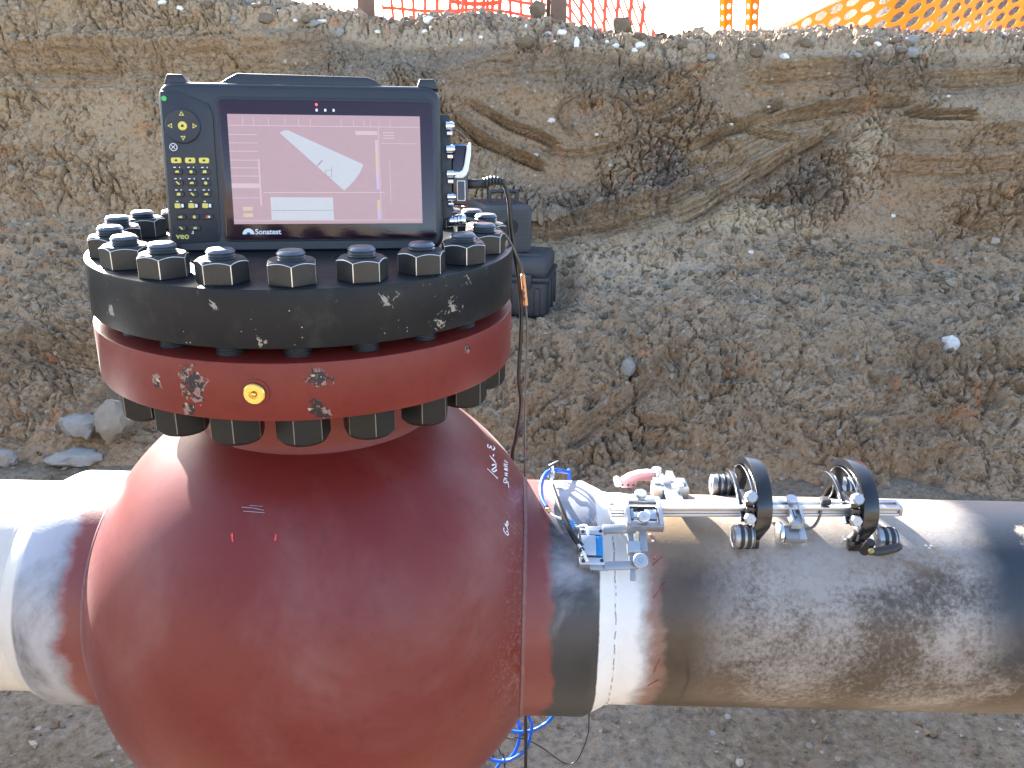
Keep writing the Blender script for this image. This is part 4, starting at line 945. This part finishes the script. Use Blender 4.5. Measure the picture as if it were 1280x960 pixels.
# ------------------------------------------------------------------ cables
t = empty('probe_cable', 'black cable with locking plug hanging from the instrument down behind the pipe', 'cable', (.2403, .17, .1173))
prism('plug_body', [(.1370, .020), (.1535, .020), (.1545, .030), (.1545, .086), (.1370, .086)], 'xz', .018, .046, M['bezel'], t, DM, .0015)
lv = [(.1345, .0530), (.1400, .0500), (.1475, .0500), (.1520, .0530), (.1545, .0590), (.1575, .0750), (.1580, .0880), (.1560, .0890), (.1535, .0850), (.1500, .0650), (.1475, .0585), (.1440, .0565), (.1345, .0575)]
prism('locking_lever', lv, 'xz', .012, .018, M['clear'], t, DM, .0006)
pl_ = prism('plug_label', rrect(.1415, .0250, .1510, .0475, .001, 2), 'xz', .0170, .0185, M['white_p'], t, DM)
prism('label_face', rrect(.1424, .0258, .1501, .0467, .001, 2), 'xz', .0166, .0175, M['bezel'], pl_, DM)
prism('release_tab', [(.1362, .0850), (.1525, .0850), (.1525, .0872), (.1362, .0872)], 'xz', .02, .045, M['blue_ac'], t, DM)
pb_ = DM @ Vector((.1545, .032, .0445)); p2 = Vector((.2244, .05, .5331))
dirv = (p2-pb_)
tube('plug_neck', [pb_, pb_+dirv*.40], .0056, M['black_rub'], t, smoothpath=False, seg=14)
for k in range(6):
    c_ = pb_+dirv*(.42+.09*k)+Vector((0, 0, .0028*math.sin(k*.6))); tube('strain_relief_ring', [c_, c_+dirv*.055], .0064-.0004*k, M['black_rub'], t, smoothpath=False, seg=14)
tube('cord', [pb_+dirv*.35, pb_+dirv*.8+Vector((0, 0, .003)), p2+Vector((-.002, 0, -.002)), (.2285, .052, .5127), (.2325, .054, .4748), (.2392, .06, .436), (.2457, .12, .3684), (.2466, .12, .3242), (.2445, .12, .2671), (.2487, .125, .2261), (.2431, .14, .1680), (.2380, .17, .1173), (.245, .185, .0), (.262, .18, -.2), (.2688, .17, -.3517), (.2715, .17, -.4665), (.274, .18, -.60), (.29, .22, -.715), (.4, .32, -.735)], .0028, M['cable_black'], t, n=8)
t = empty('encoder_cable', 'thin grey cable with orange tag running from the silver plug', 'cable', (.2573, .17, .0979))
pq = DM @ Vector((.1300, .020, .0020)); pe = Vector((.1831, .0, .4956))
dv = pe-pq
tube('plug', [pq, pq+dv*.2, pq+dv*.9], .0060, M['chrome'], t, smoothpath=False, seg=16)
for k in range(3): tube('plug_ring', [pq+dv*(.35+.17*k), pq+dv*(.42+.17*k)], .0067, M['chrome'], t, smoothpath=False, seg=16)
tube('cord', [pq+dv*.85, pe+Vector((.006, 0, 0)), (.2124, 0, .4889), (.2291, .01, .4727), (.2416, .03, .4440), (.2479, .1, .4105), (.2518, .1, .3757), (.2550, .1, .3302), (.2544, .1, .2628), (.2555, .11, .1640), (.2573, .17, .0979), (.262, .19, 0), (.266, .19, -.2), (.272, .19, -.45), (.28, .2, -.72)], .0017, M['cable_grey'], t, n=8)
tg = tube('tag', [(.2472, .092, .4140), (.2495, .1, .3940), (.2522, .1, .3715)], .0029, M['orange_tag'], t, n=4)
for k in range(4): p_ = Vector((.2480+.0009*k, .0955, .405-.008*k)); box('tag_print', (0, 0, 0), (.0012, .0006, .0035), M['black_rub'], tg, 0, Matrix.Translation(p_+Vector((0, .0008, 0))))
t = tube('water_hose', [(.34, .16, -.30), (.315, .2, -.384), (.299, .2, -.402), (.278, .2, -.414), (.245, .2, -.415), (.21, .21, -.40), (.2, .23, -.38)], .0030, M['blue'], n=8); tag(t, 'single blue hose curving up under the valve to the right', 'hose')
t = tube('water_hose', [(.266, .19, -.33), (.276, .2, -.385), (.281, .2, -.401), (.278, .2, -.431), (.269, .2, -.458), (.244, .2, -.479), (.223, .2, -.482), (.205, .2, -.474), (.17, .21, -.44), (.19, .24, -.39), (.24, .23, -.385), (.255, .22, -.404), (.261, .21, -.428), (.256, .21, -.461), (.243, .21, -.486), (.225, .21, -.50), (.19, .22, -.60), (.2, .3, -.73)], .0030, M['blue'], n=8); tag(t, 'looped blue hose hanging below the valve', 'hose')
t = tube('thin_lead', [(.37, .19, -.25), (.379, .2, -.383), (.378, .2, -.424), (.364, .2, -.473), (.347, .2, -.485), (.325, .2, -.472), (.304, .2, -.453), (.282, .2, -.438), (.266, .2, -.431), (.252, .2, -.429), (.238, .2, -.43), (.2, .22, -.42)], .0011, M['cable_black'], n=8); tag(t, 'thin black lead looping under the right hub', 'cable')
t = tube('thin_lead', [(.215, .22, -.43), (.221, .21, -.453), (.227, .21, -.473), (.234, .21, -.488), (.24, .22, -.6), (.26, .26, -.73)], .0013, M['cable_black'], n=8); tag(t, 'thin black lead hanging among the blue hoses', 'cable')

# ------------------------------------------------------------------ pipe scanner
sc = empty('pipe_scanner', 'aluminium pipe scanner with rail, black hoops and probe arms on the right pipe', 'scanner', (.54, 0, RPI))
def CMx(x, a, r):
    a = R(a); Y = Vector((0, -math.sin(a), math.cos(a))); Z = Vector((0, math.cos(a), math.sin(a))); X = Vector((1, 0, 0)); Yt = Z.cross(X)
    return Matrix(((X.x, Yt.x, Z.x, x), (X.y, Yt.y, Z.y, r*math.cos(a)), (X.z, Yt.z, Z.z, r*math.sin(a)), (0, 0, 0, 1)))
def cb(name, x, a, r, s, m, parent=None, bev=.0008, rot=0): return box(name, (0, 0, 0), s, m, parent or sc, bev, CMx(x, a, r) @ Matrix.Rotation(rot, 4, 'Z'))
def knob(name, x, a, r, rad, h, m, parent=None, tiltx=0):
    o = lathe(name, [(.0005, h), (rad*.25, h), (rad*.26, h-.0006), (rad*.30, h), (rad-.0008, h), (rad, h-.0008), (rad, h*.45), (rad*.5, h*.4), (rad*.5, -h*.6)], m, parent or sc, 28, 'Z', CMx(x, a, r) @ Matrix.Rotation(tiltx, 4, 'X')); return o
# rail
pr2 = [(0, 0), (0, -.0035), (.003, -.0035), (.003, -.0085), (0, -.0085), (0, -.0125), (.022, -.0125), (.022, 0), (.0150, 0), (.0150, -.003), (.0085, -.003), (.0085, 0)]
ang_r = math.atan2(.009, .345)
RM = Matrix.Translation((.3605, -.052, .1590)) @ Matrix.Rotation(-ang_r, 4, 'Y')
prism('rail', pr2, 'yz', 0, .350, M['alu'], sc, RM, .0005)
box('rail_end_cap', (.352, .011, -.0062), (.004, .021, .0115), M['alu_dark'], sc, .0008, RM)
# hoops
def strap(name, P, width, th, m, parent, dirs=None):
    """bar of rectangular section following P; width along x, thickness along the path normal in yz"""
    V, F = [], []; n = len(P)
    for i, p in enumerate(P):
        t_ = (P[min(i+1, n-1)]-P[max(i-1, 0)]); t_.x = 0; t_.normalize(); nn = Vector((0, -t_.z, t_.y)); w = Vector((width/2, 0, 0))
        V += [p-w, p+w, p+w-nn*th, p-w-nn*th]
    for i in range(n-1):
        for k in range(4): F.append((i*4+k, i*4+(k+1) % 4, (i+1)*4+(k+1) % 4, (i+1)*4+k))
    F += [(0, 1, 2, 3), tuple(range(n*4-4, n*4))[::-1]]
    bm = bmesh.new(); bv = [bm.verts.new(v) for v in V]
    for f in F: bm.faces.new([bv[j] for j in f])
    bmesh.ops.recalc_face_normals(bm, faces=bm.faces[:])
    es = [e for e in bm.edges if len(e.link_faces) == 2 and e.calc_face_angle(0) > R(50)]
    bmesh.ops.bevel(bm, geom=es, offset=.0008, segments=2, profile=.5, affect='EDGES')
    return obj(name, bm_mesh(bm, m, 40), parent)
def wheel(x, a, r=.1505, side=-1, w=.026):
    rr = .0138; c = CMx(x, a, r)
    prf = [(.0005, -w/2), (rr*.5, -w/2), (rr*.55, -w/2+.001), (rr-.001, -w/2+.001), (rr, -w/2+.002)]
    for k in range(3):
        z0 = -w/2+.002+k*(w-.004)/3; z1 = z0+(w-.004)/3; prf += [(rr, z0+.0008), (rr, z1-.0018), (rr-.0018, z1-.0014), (rr-.0018, z1-.0004)]
    prf += [(rr, w/2-.002), (rr-.001, w/2-.001), (.0005, w/2-.001)]
    o = lathe('wheel', prf, M['alu_dark'], sc, 36, 'X', c, 30)
    lathe('tyre_ring', [(rr+.0004, -w*.19), (rr+.0010, -w*.17), (rr+.0010, -w*.05), (rr+.0004, -w*.03)], M['black_rub'], o, 36, 'X', c)
    lathe('tyre_ring', [(rr+.0004, w*.13), (rr+.0010, w*.15), (rr+.0010, w*.27), (rr+.0004, w*.29)], M['black_rub'], o, 36, 'X', c)
    return o
for hi, HX in enumerate((.542, .669)):
    P = []
    cy_, cz_, rh = -.008, .1585, .0475
    for y_, z_ in ((.068, .122), (.064, .133), (.059, .145)): P.append(Vector((HX, y_, z_)))
    for k in range(0, 21): a = R(-8+k*(196/20)); P.append(Vector((HX, cy_+.0625*math.cos(a), cz_+rh*math.sin(a)*.98)))
    for y_, z_, dx in ((-.0715, .147, -.002), (-.0695, .138, -.006), (-.068, .130, -.010), (-.067, .1235, -.012)): P.append(Vector((HX+dx, y_, z_)))
    hp = strap('hoop', P[::-1], .0185, .010, M['black_ano'], sc)
    # polished edge line, inner brace and clamp
    Q = [Vector((HX-.0110, -.008+.054*math.cos(R(a)), .158+.036*math.sin(R(a))*.98)) for a in range(10, 190, 12)]
    strap('hoop_edge', Q[::-1], .0016, .0012, M['chrome'], hp)
    Q = [Vector((HX-.020, .036-.094*k/10, .180-.010*((k-3)/4)**2)) for k in range(11)]
    strap('inner_brace', Q[::-1], .006, .006, M['black_ano'], hp); strap('brace_edge', [q+Vector((-.0035, 0, .0002)) for q in Q[::-1]], .0012, .0062, M['chrome'], hp)
    box('rail_clamp', (HX-.006, -.041, .169), (.030, .034, .012), M['black_ano'], hp, .001)
    box('rail_clamp', (HX-.010, -.0575, .1580), (.020, .008, .022), M['black_ano'], hp, .001)
    lathe('clamp_knob', [(.0005, .016), (.006, .016), (.0075, .0145), (.0075, .006), (.0035, .005), (.0035, -.004)], M['alu_dark'], sc, 8, 'Z', Matrix.Translation((HX-.016, -.050, .177)) @ Matrix.Rotation(R(62), 4, 'X'))
    lathe('clamp_nut', [(.0005, .009), (.0062, .009), (.0070, .0082), (.0070, 0)], M['alu_dark'], sc, 6, 'Z', Matrix.Translation((HX-.016, -.062, .155)) @ Matrix.Rotation(R(70), 4, 'X'))
    box('foot_block', (HX-.012, -.0665, .1245), (.019, .010, .013), M['black_ano'], sc, .001)
    box('foot_block', (HX, .0640, .128), (.019, .010, .013), M['black_ano'], sc, .001)
    box('hoop_side_plate', (HX-.012, -.063, .139), (.003, .014, .026), M['alu_dark'], hp, .0006)
    if hi == 0: wheel(.5190, 117.4); wheel(.5215, 63.5)
    else: wheel(.6905, 117.0); wheel(.694, 63.5)
# encoder
cb('encoder_bracket', .5825, 110.5, .163, (.014, .026, .008), M['alu'], None, .0008)
cb('encoder_bracket', .5768, 110, .168, (.003, .026, .010), M['alu'], None, .0005); cb('encoder_bracket', .5890, 110, .168, (.003, .026, .010), M['alu'], None, .0005)
cb('encoder_body', .5815, 115.5, .1505, (.025, .019, .010), M['alu_dark'])
cb('encoder_cap', .590, 116.0, .1545, (.009, .018, .004), M['alu'])
lathe('encoder_wheel', [(.0005, -.003), (.011, -.003), (.0135, -.002), (.0140, 0), (.0135, .002), (.011, .003), (.0005, .003)], M['chrome'], sc, 36, 'X', CMx(.5645, 115.0, .1505))
knob('encoder_knob', .5810, 104.0, .173, .0072, .006, M['alu'])
lathe('spring', [(.0015+.0006*(k % 2), -.012+.0012*k) for k in range(20)], M['alu_dark'], sc, 12, 'Z', CMx(.582, 108, .169) @ Matrix.Rotation(R(90), 4, 'X'))
tube('encoder_lead', [cylp(.592, 113, .152), cylp(.606, 112, .153), cylp(.614, 109, .162), cylp(.6165, 106, .172), cylp(.618, 104.5, .177), cylp(.622, 103.5, .177)], .0017, M['cable_grey'], sc, n=6)
box('lead_clip', (.622, -.043, .1705), (.012, .012, .008), M['black_rub'], sc, .002)
tube('encoder_lead', [(.626, -.04, .172), (.640, -.016, .1680), (.652, .010, .163), (.658, .028, .166)], .0013, M['cable_black'], sc, n=6)
# tightening lever on the right hoop
LM = CMx(.662, 123.0, .160)
lathe('lever_hub', [(.0005, .012), (.0045, .012), (.0055, .010), (.0060, -.012), (.0005, -.012)], M['black_rub'], sc, 20, 'Z', LM)
tube('lever_arm', [cylp(.659, 126.5, .168), cylp(.672, 126.3, .168), cylp(.690, 124.6, .167), cylp(.6975, 123.6, .166)], lambda u: .0042+.0012*math.sin(math.pi*u), M['black_rub'], sc, n=5, seg=10)
lathe('lever_screw', [(.0005, .003), (.003, .003), (.0034, 0)], M['brass'], sc, 14, 'Z', CMx(.659, 127.0, .172))
lathe('hoop_screw', [(.0005, .002), (.0035, .002), (.004, 0)], M['chrome'], sc, 14, 'X', Matrix.Translation((.645, -.062, .130)) @ Matrix.Rotation(math.pi, 4, 'Z'))
# probe slide block on the near side of the rail
cb('slide_plate', .3985, 105.2, .173, (.043, .010, .006), M['alu']); cb('slide_plate', .3985, 118.0, .171, (.044, .008, .012), M['alu_dark'])
cb('slide_plate', .3785, 112, .173, (.005, .040, .013), M['alu']); cb('slide_plate', .4172, 112, .173, (.005, .040, .013), M['alu'])
cb('slide_plate', .3985, 109.3, .168, (.032, .010, .005), M['black_ano'])
cb('spring_block', .4062, 113.3, .171, (.014, .014, .010), M['alu']); cb('spring_block', .3910, 113.0, .170, (.012, .008, .007), M['chrome']); cb('spring_block', .3840, 113.0, .171, (.004, .015, .009), M['alu_dark'])
knob('slide_knob', .3960, 105.0, .1785, .0073, .007, M['alu']); knob('slide_knob', .3957, 116.4, .178, .0073, .007, M['alu'])
cb('drop_leg', .3958, 121.9, .163, (.0088, .037, .007), M['alu_dark'])
cb('cross_bar_clamp', .3850, 126.2, .161, (.016, .0135, .011), M['alu'])
cb('cross_bar', .3820, 129.2, .158, (.0068, .060, .0055), M['alu_dark'])
for a, xk in ((118.4, .389), (134.3, .3885)):
    cb('probe_arm', .368, a, .1655, (.040, .0090, .008), M['alu_dark'], None, .0008, R(3 if a < 120 else 3)); cb('probe_arm', .3425, a+.5, .1630, (.022, .0085, .007), M['alu_dark'], None, .0008)
knob('arm_pivot', .3890, 117.6, .169, .0042, .004, M['alu']); knob('arm_knob', .3895, 133.0, .171, .0087, .006, M['alu'])
# probe and wedge
cb('wedge', .3335, 127.0, .1570, (.027, .037, .010), M['alu_dark']); cb('wedge_cheek', .3345, 120.6, .1605, (.029, .0080, .018), M['alu']); cb('wedge_cheek', .3345, 133.0, .1605, (.029, .0085, .018), M['alu'])
cb('probe_block', .3300, 126.8, .1650, (.018, .0245, .014), M['alu']); cb('probe_cap', .3425, 126.8, .1640, (.0095, .0245, .012), M['blue_ac'])
for x_, a_ in ((.3245, 120.8), (.3455, 120.4), (.3240, 133.1), (.3455, 132.8)): lathe('socket_screw', [(.0005, .0012), (.0020, .0012), (.0022, 0)], M['black_rub'], sc, 14, 'Z', CMx(x_, a_, .1692))
lathe('probe_port', [(.0005, .0022), (.0022, .0022), (.0032, .0015), (.0036, 0)], M['black_rub'], sc, 16, 'Z', CMx(.322, 129.0, .1720))
# probe lead, hoses and tee on the hub
tube('probe_lead', [(.2890, .0200, .1640), (.290, .002, .1640), (.291, -.012, .1645), (.294, -.036, .1640), (.2985, -.056, .1600), (.305, -.075, .1520), (.313, -.093, .1430), (.3225, -.103, .1350)], lambda u: .0026+.0012*min(1, u*1.6), M['cable_black'], sc, n=8)
tube('probe_lead_sleeve', [(.2885, .022, .1640), (.2895, .005, .1642), (.291, -.012, .1645)], .0030, M['clear'], sc, n=5)
th_ = tube('coolant_tube', [(.2895, .030, .1665), (.2850, .024, .1690), (.2790, .008, .1680), (.2755, -.012, .1640), (.2770, -.033, .1590), (.2825, -.049, .1560)], .0030, M['blue'], sc, n=8)
tube('tube_end', [(.2823, -.0485, .1560), (.2855, -.056, .1545)], .0024, M['brass'], sc, smoothpath=False, seg=12)
tube('thin_tube', [(.2855, -.056, .1545), (.290, -.063, .1530), (.297, -.068, .1525), (.3020, -.070, .1510)], .0014, M['clear'], sc, n=6)
tube('tee_fitting', [(.3025, -.0705, .1510), (.3135, -.0765, .1480)], .0046, M['blue_ac'], sc, smoothpath=False, seg=8); tube('tee_fitting', [(.3100, -.074, .1495), (.3105, -.082, .1450)], .0044, M['blue_ac'], sc, smoothpath=False, seg=8)
tube('tee_nipple', [(.3000, -.0695, .1515), (.3040, -.071, .1505)], .0024, M['brass'], sc, smoothpath=False, seg=10); tube('tee_nipple', [(.3125, -.0762, .1482), (.3205, -.0780, .1465)], .0021, M['chrome'], sc, smoothpath=False, seg=10)
tube('thin_tube', [(.3110, -.083, .1445), (.3165, -.096, .1400), (.3220, -.108, .1340), (.3285, -.1185, .1245)], .0022, M['clear'], sc, n=6)
tube('thin_tube', [(.3200, -.0780, .1467), (.3270, -.0770, .1480), (.3305, -.083, .1470), (.3305, -.0905, .1420)], .0020, M['clear'], sc, n=6)
tube('coolant_tube', [(.2905, .032, .1670), (.2980, .036, .1660), (.3060, .046, .1600), (.3150, .07, .147), (.32, .12, .12), (.33, .17, .02), (.335, .17, -.15), (.34, .16, -.30)], .0028, M['blue'], sc, n=8)
lathe('valve_body', [(.0005, -.008), (.0042, -.008), (.0045, .002), (.0032, .004), (.0032, .010), (.0005, .010)], M['chrome'], sc, 20, 'Z', Matrix.Translation((.2900, .028, .1675)))
box('valve_lever', (0, 0, 0), (.015, .0045, .0030), M['black_rub'], sc, .0012, Matrix.Translation((.2930, .028, .1795)) @ Matrix.Rotation(R(-18), 4, 'Y') @ Matrix.Rotation(R(25), 4, 'Z'))
# second probe arm on the far side of the rail
def fa(cx_, cz): u, v = 755+cx_/9.6, 575+cz/9.6; return (.4080+(u-795)*.00108, .1377+(600-v)*.00128)
prism('far_arm', [fa(*p) for p in ((185, 295), (205, 240), (290, 185), (400, 150), (520, 135), (620, 150), (650, 205), (560, 235), (400, 240), (380, 300), (340, 318), (215, 318))], 'xz', .066, .078, M['pink'], sc, None, .001)
for cx_ in (218, 288, 352): p_ = fa(cx_, 284); lathe('far_arm_hole', [(.0005, .0006), (.0013, .0006), (.0016, 0)], M['black_rub'], sc, 12, 'Z', Matrix.Translation((p_[0], .066, p_[1])) @ Matrix.Rotation(R(90), 4, 'X'))
p_ = fa(160, 258); lathe('far_arm_roller', [(.0005, .004), (.0048, .004), (.0052, .003), (.0052, -.010), (.0005, -.010)], M['alu'], sc, 20, 'Z', Matrix.Translation((p_[0], .066, p_[1])) @ Matrix.Rotation(R(90), 4, 'X'))
p_ = fa(655, 215); box('far_clamp', (p_[0], .068, p_[1]), (.014, .016, .010), M['alu'], sc, .001)
p_ = fa(640, 175); box('far_clamp_stem', (p_[0], .068, p_[1]), (.006, .006, .014), M['alu'], sc, .0006)
p_ = fa(618, 112); lathe('far_knob', [(.0005, .0022), (.0064, .0022), (.0068, .0012), (.0068, -.0022), (.0005, -.0022)], M['alu'], sc, 28, 'Z', Matrix.Translation((p_[0], .068, p_[1])))
p_ = fa(785, 210); box('far_link', (p_[0], .068, p_[1]), (.017, .010, .0095), M['alu'], sc, .0035)
box('far_slide_arm', (.4465, -.004, .1500), (.020, .062, .006), M['alu'], sc, .0008); box('far_slide', (.4465, .030, .1430), (.047, .022, .018), M['alu'], sc, .001); box('far_slide_top', (.4465, .036, .1535), (.042, .016, .004), M['alu_dark'], sc, .0008)
box('far_slide_block', (.4400, .032, .1560), (.014, .014, .010), M['alu'], sc, .001); box('far_slide_leg', (.4520, .050, .150), (.009, .040, .006), M['alu'], sc, .0008)
knob('far_slide_knob', .4530, 86, .1560, .0078, .006, M['alu'])
box('far_slide_inset', (.4380, .0185, .1440), (.005, .002, .010), M['blue_ac'], sc, 0)
